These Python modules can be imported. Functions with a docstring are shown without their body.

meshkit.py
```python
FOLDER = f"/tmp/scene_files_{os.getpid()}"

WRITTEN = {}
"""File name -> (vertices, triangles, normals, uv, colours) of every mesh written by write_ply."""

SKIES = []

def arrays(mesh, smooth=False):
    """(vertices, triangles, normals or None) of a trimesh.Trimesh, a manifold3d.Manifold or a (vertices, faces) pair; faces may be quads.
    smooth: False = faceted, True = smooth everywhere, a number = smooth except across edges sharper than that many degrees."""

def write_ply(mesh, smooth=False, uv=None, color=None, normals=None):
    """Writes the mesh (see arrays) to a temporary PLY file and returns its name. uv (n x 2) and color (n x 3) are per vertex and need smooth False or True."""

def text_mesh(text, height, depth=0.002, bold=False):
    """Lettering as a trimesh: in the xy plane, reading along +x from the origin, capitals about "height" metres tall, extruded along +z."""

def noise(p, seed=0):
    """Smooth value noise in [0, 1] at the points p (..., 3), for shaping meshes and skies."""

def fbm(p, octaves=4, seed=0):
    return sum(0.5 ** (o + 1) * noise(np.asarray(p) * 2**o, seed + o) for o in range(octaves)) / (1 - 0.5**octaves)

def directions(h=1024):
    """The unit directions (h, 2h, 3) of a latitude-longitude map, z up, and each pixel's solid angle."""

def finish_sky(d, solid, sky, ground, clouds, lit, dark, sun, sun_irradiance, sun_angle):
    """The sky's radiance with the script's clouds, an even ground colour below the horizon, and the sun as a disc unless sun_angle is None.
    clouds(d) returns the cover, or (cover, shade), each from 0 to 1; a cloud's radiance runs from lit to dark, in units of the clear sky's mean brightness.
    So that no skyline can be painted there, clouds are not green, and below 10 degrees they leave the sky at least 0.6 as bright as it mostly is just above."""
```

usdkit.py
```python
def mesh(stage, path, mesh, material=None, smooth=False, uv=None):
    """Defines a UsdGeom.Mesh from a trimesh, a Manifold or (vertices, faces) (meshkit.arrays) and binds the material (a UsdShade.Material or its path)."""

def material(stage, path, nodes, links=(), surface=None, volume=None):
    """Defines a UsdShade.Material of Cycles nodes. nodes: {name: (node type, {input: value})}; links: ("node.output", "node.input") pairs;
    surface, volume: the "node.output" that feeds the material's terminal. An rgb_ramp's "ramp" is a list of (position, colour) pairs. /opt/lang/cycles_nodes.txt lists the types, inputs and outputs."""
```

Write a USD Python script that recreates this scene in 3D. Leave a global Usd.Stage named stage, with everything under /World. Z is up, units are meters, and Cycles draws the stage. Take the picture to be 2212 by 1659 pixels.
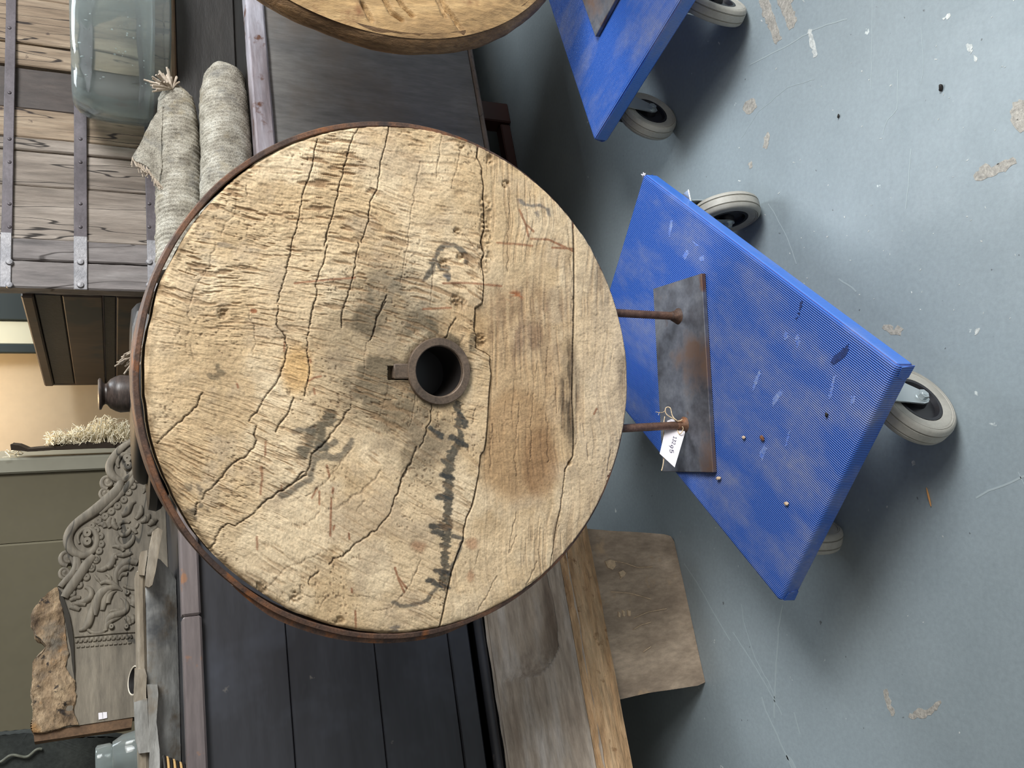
import math, random
import numpy as np, trimesh, usdkit, meshkit
from shapely.geometry import Polygon, LineString
from scipy.spatial import cKDTree
from pxr import Usd, UsdGeom, UsdLux, UsdShade, Gf, Sdf, Vt

stage = Usd.Stage.CreateInMemory()
UsdGeom.SetStageUpAxis(stage, 'Z')
UsdGeom.Xform.Define(stage, '/World')
UsdGeom.Scope.Define(stage, '/World/Looks')
rng = np.random.default_rng(7)
random.seed(7)

# ------------------------------------------------------------------ camera (the phone is held sideways: world up is picture left)
F, PITCH, ROLL = 1900.0, 0.4273, -0.0107
CAM = np.array([0.0, 0.0, 1.195])
_c, _s = math.cos(PITCH), math.sin(PITCH)
FWD, UPV, EX = np.array([0, _c, -_s]), np.array([0, _s, _c]), np.array([1.0, 0, 0])
LY = math.cos(ROLL) * EX + math.sin(ROLL) * UPV
LX = math.sin(ROLL) * EX - math.cos(ROLL) * UPV
cam = UsdGeom.Camera.Define(stage, '/World/camera')
_m = np.eye(4)
_m[0, :3], _m[1, :3], _m[2, :3], _m[3, :3] = LX, LY, -FWD, CAM
cam.AddTransformOp().Set(Gf.Matrix4d(*_m.ravel().tolist()))
cam.CreateHorizontalApertureAttr(36.0)
cam.CreateVerticalApertureAttr(27.0)
cam.CreateFocalLengthAttr(36.0 * F / 2212)
cam.CreateClippingRangeAttr(Gf.Vec2f(0.05, 100))
cam.CreateExposureAttr(0.25)

# ------------------------------------------------------------------ light: overcast daylight through the open front and the gate on the right
def lin(*c):
    c = np.array(c, float) / 255
    return tuple(np.where(c <= 0.04045, c / 12.92, ((c + 0.055) / 1.055) ** 2.4).tolist())

dome = UsdLux.DomeLight.Define(stage, '/World/sky')
dome.CreateIntensityAttr(0.12)
dome.CreateColorAttr(Gf.Vec3f(1.0, 0.97, 0.92))
def aim(prim, pos, to):
    z = np.array(pos, float) - np.array(to, float); z /= np.linalg.norm(z)
    x = np.cross([0, 0, 1.0], z); x /= np.linalg.norm(x)
    y = np.cross(z, x)
    m = np.eye(4); m[0, :3], m[1, :3], m[2, :3], m[3, :3] = x, y, z, pos
    prim.AddTransformOp().Set(Gf.Matrix4d(*m.ravel().tolist()))
def window(name, pos, to, w, h, power, colour):
    q = UsdLux.RectLight.Define(stage, '/World/' + name)
    q.CreateWidthAttr(w); q.CreateHeightAttr(h); q.CreateIntensityAttr(power); q.CreateColorAttr(Gf.Vec3f(*colour)); aim(q, pos, to)
window('gate_daylight', (3.0, -0.1, 2.6), (0, 1.2, 0.3), 1.5, 1.4, 19.0, (0.94, 0.975, 1.0))
window('front_skylight', (2.6, -0.7, 2.9), (0, 1.2, 0.3), 1.6, 1.4, 11.5, (1.0, 0.96, 0.91))
window('rear_skylight', (1.2, 3.0, 3.2), (0, 1.2, 0.0), 1.6, 0.8, 15.0, (0.86, 0.94, 1.0))
lamp = UsdLux.SphereLight.Define(stage, '/World/warm_lamp')
lamp.CreateRadiusAttr(0.06); lamp.CreateIntensityAttr(95); lamp.CreateColorAttr(Gf.Vec3f(1.0, 0.68, 0.36))
lamp.AddTranslateOp().Set(Gf.Vec3d(-0.12, 3.2, 2.05))

# ------------------------------------------------------------------ helpers: rays
def ray(px, py):
    return FWD + ((829.5 - py) / F) * LY + ((px - 1106) / F) * LX
def at_z(px, py, z):
    d = ray(px, py); return CAM + d * ((z - CAM[2]) / d[2])
def pix(P):
    v = np.asarray(P, float) - CAM; d = v @ FWD
    return 1106 + F * (v @ LX) / d, 829.5 - F * (v @ LY) / d
class Plane:
    """A plane through p; yaw turns its horizontal axis, lean tips its top backwards. at() gives the point of it seen at a spot of the photograph."""
    def __init__(s, yaw, p, lean=0):
        a, l = math.radians(yaw), math.radians(lean)
        s.e1 = np.array([math.cos(a), math.sin(a), 0])
        back = np.array([-math.sin(a), math.cos(a), 0])
        s.e2 = math.cos(l) * np.array([0, 0, 1.0]) + math.sin(l) * back
        s.n = np.cross(s.e1, s.e2)          # towards the viewer
        s.p = np.array(p, float)
        if s.p.size == 2: s.p = np.append(s.p, 0.0)
    def at(s, px, py, off=0):
        d = ray(px, py); q = s.p + s.n * off
        return CAM + d * (np.dot(q - CAM, s.n) / np.dot(d, s.n))
    def uv(s, px, py, off=0):
        v = s.at(px, py, off) - s.p
        return float(v @ s.e1), float(v @ s.e2)
    def M(s, off=0):
        m = np.eye(4); m[:3, 0], m[:3, 1], m[:3, 2], m[:3, 3] = s.e1, s.e2, s.n, s.p + s.n * off
        return m
    def poly(s, pts, off=0):
        return [s.uv(*q, off) for q in pts]

# ------------------------------------------------------------------ helpers: prims
TAKEN, ORIGIN = set(), {}
def numbered(path):
    q, k = path, 0
    while q in TAKEN:
        k += 1; q = f'{path}_{k:03d}'
    TAKEN.add(q); return q
def tag(prim, label=None, cat=None, group=None, kind=None):
    p = prim.GetPrim() if hasattr(prim, 'GetPrim') else prim
    for k, v in (('label', label), ('category', cat), ('group', group), ('kind', kind)):
        if v: p.SetCustomDataByKey(k, v)
    return prim
def thing(name, label, cat, loc=(0, 0, 0), rotz=0.0, group=None, kind=None):
    path = numbered('/World/' + name)
    x = UsdGeom.Xform.Define(stage, path)
    x.AddTranslateOp().Set(Gf.Vec3d(*map(float, loc))); x.AddRotateZOp().Set(math.degrees(rotz))
    ORIGIN[path] = (np.array(loc, float), rotz)
    tag(x, label, cat, group, kind)
    return path
def tolocal(v, parent):
    top = '/'.join(parent.split('/')[:3])
    if top not in ORIGIN: return v
    o, r = ORIGIN[top]; v = v - o
    c, s = math.cos(r), math.sin(r)
    return np.stack([c * v[:, 0] + s * v[:, 1], -s * v[:, 0] + c * v[:, 1], v[:, 2]], 1)
def part(name, mesh, mat, parent='/World', smooth=35, color=None, local=False, label=None, cat=None, group=None, kind=None):
    path = numbered(parent + '/' + name)
    v, f, n = meshkit.arrays(mesh, smooth if color is None else True)
    if n is not None:
        n0 = n
    if not local:
        if n is not None:
            top = '/'.join(parent.split('/')[:3])
            if top in ORIGIN:
                r = ORIGIN[top][1]; c, s = math.cos(r), math.sin(r)
                n = np.stack([c * n[:, 0] + s * n[:, 1], -s * n[:, 0] + c * n[:, 1], n[:, 2]], 1)
        v = tolocal(v, parent)
    m = usdkit.mesh(stage, path, (v, f), mat)
    if n is not None:
        m.CreateNormalsAttr(Vt.Vec3fArray.FromNumpy(n.astype(np.float32))); m.SetNormalsInterpolation('vertex')
    if color is not None:
        UsdGeom.PrimvarsAPI(m).CreatePrimvar('tint', Sdf.ValueTypeNames.Color3fArray, 'vertex').Set(Vt.Vec3fArray.FromNumpy(np.asarray(color, np.float32)))
    tag(m, label, cat, group, kind)
    return path
def copy_of(src, name, label, loc, rotz, group=None):
    path = numbered('/World/' + name)
    x = UsdGeom.Xform.Define(stage, path)
    x.AddTranslateOp().Set(Gf.Vec3d(*map(float, loc))); x.AddRotateZOp().Set(math.degrees(rotz))
    p = x.GetPrim(); p.GetReferences().AddInternalReference(src)
    tag(p, label, None, group)
    p.SetInstanceable(True)
    return path

# ------------------------------------------------------------------ helpers: shapes
def cat_(*ms):
    return trimesh.util.concatenate([trimesh.Trimesh(*meshkit.arrays(m)[:2], process=False) for m in ms])
def box(dx, dy, dz, b=0.003):
    """A chamfered box, centred."""
    b = min(b, dx * .45, dy * .45, dz * .45); x, y, z = dx / 2, dy / 2, dz / 2
    P = [(sx * a, sy * q, sz * r) for sx in (-1, 1) for sy in (-1, 1) for sz in (-1, 1) for a, q, r in ((x - b, y - b, z), (x - b, y, z - b), (x, y - b, z - b))]
    return trimesh.Trimesh(np.array(P)).convex_hull
def rbox(dx, dy, dz, r):
    s = trimesh.creation.icosphere(3, r).vertices
    return trimesh.Trimesh(np.vstack([s + [sx * (dx / 2 - r), sy * (dy / 2 - r), sz * (dz / 2 - r)] for sx in (-1, 1) for sy in (-1, 1) for sz in (-1, 1)])).convex_hull
def boxf(x0, x1, y0, y1, z0, z1, b=0.003):
    m = box(x1 - x0, y1 - y0, z1 - z0, b); m.apply_translation([(x0 + x1) / 2, (y0 + y1) / 2, (z0 + z1) / 2]); return m
def put(m, M):
    m = m.copy(); m.apply_transform(M); return m
def prism(pts, M, depth):
    """A polygon (u, v) of the frame M, from its plane back by depth."""
    pg = Polygon(pts)
    if not pg.is_valid: pg = pg.buffer(0)
    if pg.geom_type != 'Polygon': pg = max(pg.geoms, key=lambda g: g.area)
    m = trimesh.creation.extrude_polygon(pg, depth, engine='earcut')
    m.apply_translation([0, 0, -depth]); m.apply_transform(M); return m
def tube(pts, r, n=8, cap=True):
    p = np.asarray(pts, float); r = np.broadcast_to(np.asarray(r, float), len(p))
    t = np.gradient(p, axis=0); t /= np.linalg.norm(t, axis=1, keepdims=True) + 1e-12
    a = np.cross(t[0], [0.31, 0.52, 0.8]); a /= np.linalg.norm(a)
    V = []
    for i in range(len(p)):
        a = a - t[i] * (a @ t[i]); a /= np.linalg.norm(a) + 1e-12
        b = np.cross(t[i], a); w = np.linspace(0, 2 * np.pi, n, endpoint=False)
        V.append(p[i] + r[i] * (np.cos(w)[:, None] * a + np.sin(w)[:, None] * b))
    V = np.vstack(V + [p[:1], p[-1:]]); k = len(p); Fc = []
    for i in range(k - 1):
        for j in range(n):
            q = (j + 1) % n
            Fc += [(i * n + j, i * n + q, (i + 1) * n + q), (i * n + j, (i + 1) * n + q, (i + 1) * n + j)]
    if cap:
        for j in range(n):
            q = (j + 1) % n
            Fc += [(k * n, q, j), (k * n + 1, (k - 1) * n + j, (k - 1) * n + q)]
    return trimesh.Trimesh(V, Fc, process=False)
def lathe(prof, n=48):
    """(radius, height) pairs turned round z."""
    prof = np.array(prof, float); k = len(prof); w = np.linspace(0, 2 * np.pi, n, endpoint=False)
    V = np.stack([np.outer(prof[:, 0], np.cos(w)), np.outer(prof[:, 0], np.sin(w)), np.repeat(prof[:, 1:], n, 1)], -1).reshape(-1, 3)
    Fc = []
    for i in range(k - 1):
        for j in range(n):
            q = (j + 1) % n
            Fc += [(i * n + j, i * n + q, (i + 1) * n + q), (i * n + j, (i + 1) * n + q, (i + 1) * n + j)]
    return trimesh.Trimesh(V, Fc, process=False)
def move(m, x=0, y=0, z=0):
    m = m.copy(); m.apply_translation([x, y, z]); return m
def frame(o, x, z):
    """A matrix whose x and z axes are given."""
    z = np.array(z, float); z /= np.linalg.norm(z); x = np.array(x, float); x = x - z * (x @ z); x /= np.linalg.norm(x)
    m = np.eye(4); m[:3, 0], m[:3, 1], m[:3, 2], m[:3, 3] = x, np.cross(z, x), z, o; return m
def rough(m, size, amp, freq, seed=0, aniso=(1, 1, 1)):
    """Cuts the mesh finely and wears its surface."""
    v, f = trimesh.remesh.subdivide_to_size(m.vertices, m.faces, size)
    m = trimesh.Trimesh(v, f, process=True); m.merge_vertices()
    q = m.vertices * freq * np.array(aniso)
    d = meshkit.fbm(q, 4, seed) - 0.5
    m.vertices = m.vertices + m.vertex_normals * (d * 2 * amp)[:, None]
    return m
def smoothline(pts, step):
    p = np.asarray(pts, float); s = np.r_[0, np.cumsum(np.linalg.norm(np.diff(p, axis=0), axis=1))]
    n = max(2, int(s[-1] / step) + 1); q = np.linspace(0, s[-1], n)
    return np.stack([np.interp(q, s, p[:, k]) for k in range(p.shape[1])], 1)
def spline(pts, n):
    from scipy.interpolate import CubicSpline
    p = np.asarray(pts, float); s = np.r_[0, np.cumsum(np.linalg.norm(np.diff(p, axis=0), axis=1))]
    return CubicSpline(s, p)(np.linspace(0, s[-1], n))

# ------------------------------------------------------------------ materials
def M_(name): return '/World/Looks/' + name
def look(name, ramp, scale=(1, 1, 1), rot=(0, 0, 0), freq=6, detail=6, rough_=0.6, bump=0.4, dist=0.002, metal=0, spots=None, fine=90, fine_amt=0.35, spec=0.5, tint=False, ramp_rough=0.6, distort=0.0, coat=0, cracks=None):
    """A surface whose colour runs over a stretched noise, with finer grain over it and blots of other colours: spots = [(colour, frequency, from, to), ...]"""
    N = {'g': ('geometry', {}), 'mp': ('mapping', {'mapping_type': 'texture', 'scale': scale, 'rotation': rot}),
         'n1': ('noise_texture', {'scale': freq, 'detail': detail, 'roughness': ramp_rough, 'distortion': distort}),
         'r1': ('rgb_ramp', {'ramp': ramp}),
         'n2': ('noise_texture', {'scale': fine, 'detail': 5, 'roughness': 0.65}),
         'mf': ('map_range', {'from_min': 0.25, 'from_max': 0.75, 'to_min': 1 - fine_amt, 'to_max': 1 + fine_amt}),
         'mu': ('mix_color', {'blend_type': 'multiply', 'fac': 1.0}),
         'bp': ('bump', {'strength': bump, 'distance': dist}),
         'ad': ('math', {'math_type': 'add'}),
         'p': ('principled_bsdf', {'roughness': rough_, 'metallic': metal, 'specular_ior_level': spec, 'coat_weight': coat})}
    L = [('g.position', 'mp.vector'), ('mp.vector', 'n1.vector'), ('mp.vector', 'n2.vector'), ('n1.fac', 'r1.fac'), ('n2.fac', 'mf.value'),
         ('r1.color', 'mu.a'), ('mf.result', 'mu.b'), ('n1.fac', 'ad.value1'), ('n2.fac', 'ad.value2'), ('ad.value', 'bp.height'), ('bp.normal', 'p.normal')]
    out = 'mu.result'
    if tint:
        N['at'] = ('attribute', {'attribute': 'tint'}); N['mt'] = ('mix_color', {'blend_type': 'multiply', 'fac': 1.0})
        L += [(out, 'mt.a'), ('at.color', 'mt.b')]; out = 'mt.result'
    for k, (col, fr, a, b) in enumerate(spots or []):
        N[f's{k}'] = ('noise_texture', {'scale': fr, 'detail': 5, 'roughness': 0.6})
        N[f'q{k}'] = ('map_range', {'from_min': a, 'from_max': b, 'clamp': True}); N[f'x{k}'] = ('mix_color', {'b': col})
        L += [('g.position', f's{k}.vector'), (f's{k}.fac', f'q{k}.value'), (f'q{k}.result', f'x{k}.fac'), (out, f'x{k}.a')]; out = f'x{k}.result'
    if cracks:                          # (frequency, half width, colour): dark checks that follow the grain
        N['cn'] = ('noise_texture', {'scale': cracks[0], 'detail': 3, 'roughness': 0.5}); N['cs'] = ('math', {'math_type': 'subtract', 'value2': 0.5}); N['ca'] = ('math', {'math_type': 'absolute'})
        N['cm'] = ('map_range', {'from_min': cracks[1] * .4, 'from_max': cracks[1], 'to_min': 1.0, 'to_max': 0.0, 'clamp': True}); N['cx'] = ('mix_color', {'b': cracks[2]})
        L += [('mp.vector', 'cn.vector'), ('cn.fac', 'cs.value1'), ('cs.value', 'ca.value1'), ('ca.value', 'cm.value'), (out, 'cx.a'), ('cm.result', 'cx.fac')]; out = 'cx.result'
    L.append((out, 'p.base_color'))
    usdkit.material(stage, M_(name), N, L, surface='p.BSDF')
    return M_(name)
def plain(name, col, rough_=0.5, metal=0, spec=0.5, coat=0, trans=0, ior=1.45):
    usdkit.material(stage, M_(name), {'p': ('principled_bsdf', {'base_color': col, 'roughness': rough_, 'metallic': metal, 'specular_ior_level': spec, 'coat_weight': coat, 'transmission_weight': trans, 'ior': ior})}, surface='p.BSDF')
    return M_(name)

def yaw(d): return (0, 0, math.radians(d))
WOODFACE = look('wheel_wood', [(0.25, (0.80, 0.78, 0.76)), (0.5, (1.0, 1.0, 1.0)), (0.75, (1.12, 1.12, 1.12))], freq=22, fine=260, fine_amt=0.30, bump=0.55, dist=0.0016, rough_=0.72, spec=0.35, tint=True)
WHEELSIDE = look('wheel_side_wood', [(0.3, lin(92, 76, 58)), (0.7, lin(160, 136, 104))], freq=14, rough_=0.8)
RUST = look('rusty_iron', [(0.3, lin(58, 46, 42)), (0.5, lin(92, 70, 58)), (0.72, lin(128, 88, 62))], freq=26, fine=300, fine_amt=0.4, rough_=0.62, metal=0.35, bump=0.5, dist=0.0012, spots=[(lin(150, 92, 48), 18, 0.58, 0.72), (lin(52, 46, 46), 11, 0.55, 0.68)])
HUBIRON = look('dark_hub_iron', [(0.3, lin(84, 72, 62)), (0.7, lin(118, 100, 84))], freq=30, fine=240, fine_amt=0.25, rough_=0.6, metal=0.3, bump=0.35, dist=0.001)
RODIRON = look('brown_rod_iron', [(0.3, lin(78, 60, 50)), (0.6, lin(116, 88, 72)), (0.8, lin(140, 112, 94))], freq=40, fine=300, rough_=0.5, metal=0.4, bump=0.3, dist=0.0008)
PLATEIRON = look('blue_grey_plate_iron', [(0.32, lin(70, 70, 76)), (0.5, lin(94, 96, 104)), (0.7, lin(118, 120, 126))], scale=(1, 1, 1), freq=20, fine=130, fine_amt=0.2, rough_=0.42, metal=0.35, bump=0.25, dist=0.0006, spots=[(lin(104, 84, 74), 5, 0.52, 0.62), (lin(100, 72, 58), 13, 0.60, 0.68)])
IRONEDGE = look('dark_plate_edge_iron', [(0.3, lin(66, 56, 52)), (0.7, lin(98, 82, 74))], freq=30, rough_=0.55, metal=0.35)
DARKCAB = look('black_painted_boards', [(0.3, lin(34, 34, 38)), (0.7, lin(50, 51, 56))], scale=(6, 6, 1), rot=yaw(21), freq=9, fine=70, fine_amt=0.22, rough_=0.42, bump=0.12, dist=0.001, spots=[(lin(112, 106, 98), 13, 0.70, 0.745), (lin(70, 74, 84), 3, 0.52, 0.8)])
CABRAIL = look('worn_purple_grey_rail', [(0.3, lin(88, 80, 80)), (0.7, lin(122, 112, 110))], scale=(8, 8, 1), rot=yaw(21), freq=16, fine=120, fine_amt=0.2, rough_=0.45, bump=0.2, dist=0.001, spots=[(lin(140, 102, 76), 12, 0.64, 0.7)])
BENCHRAIL = look('worn_blue_grey_rail', [(0.3, lin(112, 98, 98)), (0.5, lin(160, 152, 158)), (0.72, lin(200, 202, 214))], scale=(8, 8, 1), rot=yaw(28), freq=16, fine=120, fine_amt=0.3, rough_=0.42, bump=0.35, dist=0.0015, spots=[(lin(110, 74, 58), 17, 0.58, 0.66)])
BENCHFACE = look('grey_brown_bench_board', [(0.3, lin(104, 104, 104)), (0.7, lin(146, 144, 140))], scale=(1, 1, 5), freq=10, fine=90, fine_amt=0.25, rough_=0.5, bump=0.2, dist=0.001, spots=[(lin(124, 112, 100), 4, 0.5, 0.75), (lin(170, 168, 160), 30, .7, .76)])
BENCHEDGE = look('grey_bench_edge', [(0.3, lin(112, 100, 94)), (0.7, lin(150, 138, 130))], scale=(6, 6, 1), rot=yaw(28), freq=12, fine=100, rough_=0.6, spots=[(lin(60, 52, 48), 40, 0.62, 0.7)])
TROUGH = look('grey_brown_trough_wood', [(0.28, lin(124, 108, 94)), (0.5, lin(170, 158, 144)), (0.75, lin(208, 204, 200))], scale=(6, 1, 1), rot=yaw(21), freq=16, fine=110, fine_amt=0.35, rough_=0.62, bump=0.4, dist=0.0025)
TROUGHEDGE = look('raw_tan_trough_edge', [(0.28, lin(128, 98, 66)), (0.5, lin(184, 150, 112)), (0.75, lin(222, 192, 154))], scale=(7, 1, 1), rot=yaw(21), freq=26, fine=120, fine_amt=0.4, rough_=0.75, bump=0.9, dist=0.006, spots=[(lin(140, 106, 72), 48, .6, .7)])
SLAB = look('brown_slab', [(0.3, lin(134, 118, 102)), (0.5, lin(166, 148, 128)), (0.72, lin(202, 182, 160))], scale=(1, 1, 2.5), freq=12, fine=120, fine_amt=0.25, rough_=0.75, bump=0.3, dist=0.002, spots=[(lin(184, 158, 128), 16, 0.60, 0.70)])
CARVED = look('grey_carved_teak', [(0.3, lin(88, 81, 70)), (0.6, lin(120, 112, 98)), (0.8, lin(138, 130, 115))], scale=(6, 1, 1), rot=yaw(30), freq=18, fine=110, fine_amt=0.35, rough_=0.75, bump=0.4, dist=0.0015, cracks=(7, .006, lin(62, 58, 50)))
ERODED = look('eroded_tan_wood', [(0.3, lin(82, 66, 50)), (0.5, lin(138, 116, 90)), (0.75, lin(176, 154, 124))], scale=(2, 2, 1), freq=26, fine=110, fine_amt=0.55, rough_=0.85, bump=1.0, dist=0.008, spots=[(lin(178, 132, 78), 9, 0.58, 0.7), (lin(112, 104, 92), 8, 0.55, 0.66), (lin(52, 44, 38), 40, 0.60, 0.66)])
ENDGRAIN = look('brown_end_grain', [(0.3, lin(78, 58, 40)), (0.7, lin(118, 90, 64))], freq=14, fine=140, rough_=0.8)
BOWL = look('grey_weathered_bowl_wood', [(0.28, lin(122, 120, 114)), (0.5, lin(170, 170, 166)), (0.75, lin(204, 206, 204))], scale=(4, 4, 1), rot=yaw(15), freq=12, fine=100, fine_amt=0.3, rough_=0.6, bump=0.4, dist=0.002, spots=[(lin(120, 104, 82), 9, 0.55, 0.68), (lin(82, 84, 86), 6, 0.55, 0.7)])
BOWLRIM = look('worn_bowl_lug_wood', [(0.28, lin(96, 84, 68)), (0.5, lin(132, 121, 104)), (0.75, lin(176, 168, 154))], scale=(4, 4, 1), rot=yaw(15), freq=14, fine=100, fine_amt=0.3, rough_=0.65, bump=0.5, dist=0.002)
BLACKPOT = plain('black_glaze', lin(13, 14, 16), 0.5)
KNOB = look('turned_dark_wood', [(0.3, lin(48, 42, 40)), (0.7, lin(84, 72, 66))], scale=(1, 1, 0.3), freq=40, fine=90, rough_=0.38, bump=0.15, dist=0.001)
GREYSTONE = look('grey_pot_rim', [(0.3, lin(120, 120, 120)), (0.7, lin(150, 150, 150))], freq=30, rough_=0.6)
LINEN = look('grey_white_homespun', [(0.3, lin(134, 128, 116)), (0.5, lin(182, 176, 162)), (0.75, lin(216, 212, 200))], freq=26, fine=330, fine_amt=0.6, rough_=0.95, bump=1.0, dist=0.005, spots=[(lin(138, 136, 130), 20, 0.56, 0.72), (lin(176, 164, 138), 14, 0.58, 0.72)], spec=0.1)
TASSEL = look('beige_cord', [(0.3, lin(150, 136, 120)), (0.7, lin(196, 184, 168))], freq=60, fine=400, rough_=0.95, spec=0.1)
PLANKWOOD = look('weathered_pale_plank', [(0.25, lin(84, 68, 54)), (0.5, lin(140, 122, 102)), (0.75, lin(176, 160, 138))], scale=(1, 1, 11), freq=22, fine=110, fine_amt=0.35, rough_=0.75, bump=0.8, dist=0.003, cracks=(18, .010, lin(48, 38, 32)), spots=[(lin(84, 70, 62), 18, 0.64, 0.7)])
PLANKGREY = look('weathered_grey_plank', [(0.25, lin(92, 82, 74)), (0.5, lin(136, 126, 116)), (0.75, lin(164, 154, 144))], scale=(1, 1, 11), freq=22, fine=110, fine_amt=0.35, rough_=0.75, bump=0.8, dist=0.003, cracks=(17, .010, lin(48, 42, 38)))
POSTWOOD = look('silver_grey_post', [(0.28, lin(92, 88, 88)), (0.5, lin(124, 118, 116)), (0.75, lin(148, 144, 142))], scale=(1, 1, 7), freq=18, fine=100, fine_amt=0.3, rough_=0.7, bump=0.5, dist=0.002, cracks=(9, .008, lin(70, 64, 62)))
DARKPLANK = look('dark_brown_plank', [(0.3, lin(50, 42, 38)), (0.7, lin(70, 60, 55))], scale=(1, 1, 4), freq=16, fine=90, rough_=0.6)
STRAP = look('purple_grey_strap_iron', [(0.3, lin(66, 60, 64)), (0.7, lin(92, 86, 90))], freq=18, fine=150, fine_amt=0.2, rough_=0.5, metal=0.3, bump=0.25, dist=0.001)
STRAPEND = look('pale_strap_tin', [(0.3, lin(128, 128, 132)), (0.7, lin(158, 156, 158))], freq=18, fine=150, fine_amt=0.25, rough_=0.5, metal=0.3)
SIDEPANEL = look('dark_brown_crate_side', [(0.25, lin(42, 35, 31)), (0.5, lin(66, 54, 46)), (0.75, lin(84, 68, 56))], scale=(1, 1, 4), freq=5, fine=60, fine_amt=0.2, rough_=0.6, bump=0.1, dist=0.001, spots=[(lin(40, 42, 46), 5, 0.52, 0.62)])
PLINTH = look('black_brown_chest', [(0.3, lin(26, 24, 23)), (0.7, lin(40, 37, 34))], scale=(4, 4, 1), rot=yaw(20), freq=7, fine=60, rough_=0.5)
PLINTHEDGE = look('brown_chest_edge', [(0.3, lin(92, 72, 52)), (0.7, lin(126, 102, 76))], scale=(6, 6, 1), rot=yaw(20), freq=12, rough_=0.6)
DISCWOOD = look('golden_disc_wood', [(0.28, lin(104, 76, 46)), (0.5, lin(166, 134, 90)), (0.75, lin(198, 170, 124))], scale=(1, 1, 3.5), freq=9,  fine=120, fine_amt=0.35, rough_=0.7, bump=0.7, dist=0.005, distort=0.6, spots=[(lin(120, 76, 44), 7, 0.58, 0.68)])
DISCRIM = look('brown_disc_rim_wood', [(0.28, lin(78, 56, 36)), (0.5, lin(126, 96, 62)), (0.75, lin(170, 138, 96))], scale=(1, 1, 3), freq=12, fine=120, fine_amt=0.45, rough_=0.75, bump=0.8, dist=0.005)
REDWOOD = plain('dark_red_wood', lin(60, 32, 28), 0.5)
PAPER = plain('white_card', lin(226, 222, 226), 0.7)
INK = plain('dark_blue_ink', lin(40, 38, 66), 0.6)
PRINT = plain('grey_print', lin(120, 120, 130), 0.6)
TWINE = look('jute_twine', [(0.3, lin(176, 150, 116)), (0.7, lin(226, 206, 174))], freq=200, rough_=0.9)
TYREGREY = look('grey_caster_rubber', [(0.3, lin(146, 144, 136)), (0.7, lin(168, 166, 158))], freq=20, fine=200, fine_amt=0.08, rough_=0.55, bump=0.05, dist=0.0005)
BLACKPLASTIC = plain('black_plastic', lin(30, 30, 34), 0.35)
ZINC = plain('zinc_plated_steel', lin(188, 196, 198), 0.34, metal=0.75)
GLASS = plain('pale_glass', (0.62, 0.69, 0.68), 0.06, trans=0.84, ior=1.33)
BUBBLE = plain('seed_bubble_white', (0.8, 0.85, 0.86), 0.2)
WOOL = plain('cream_wool', lin(254, 244, 218), 0.95, spec=0.1)
HIDE = plain('dark_hide', lin(58, 48, 38), 0.8)
WALLBEIGE = look('beige_plaster', [(0.3, lin(196, 180, 154)), (0.7, lin(206, 192, 166))], freq=1.5, fine=30, fine_amt=0.04, rough_=0.8, bump=0.03)
WALLOLIVE = look('olive_grey_paint', [(0.3, lin(106, 100, 80)), (0.7, lin(116, 110, 90))], freq=1.5, fine=30, fine_amt=0.04, rough_=0.75, bump=0.03)
TRIMOLIVE = look('pale_olive_paint', [(0.3, lin(156, 154, 138)), (0.7, lin(164, 162, 146))], freq=1.5, fine=30, fine_amt=0.04, rough_=0.6, bump=0.03)
CEIL = plain('dark_grey_ceiling', lin(92, 92, 94), 0.8)
TEAL = plain('dark_teal_paint', lin(40, 52, 56), 0.5)
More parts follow.
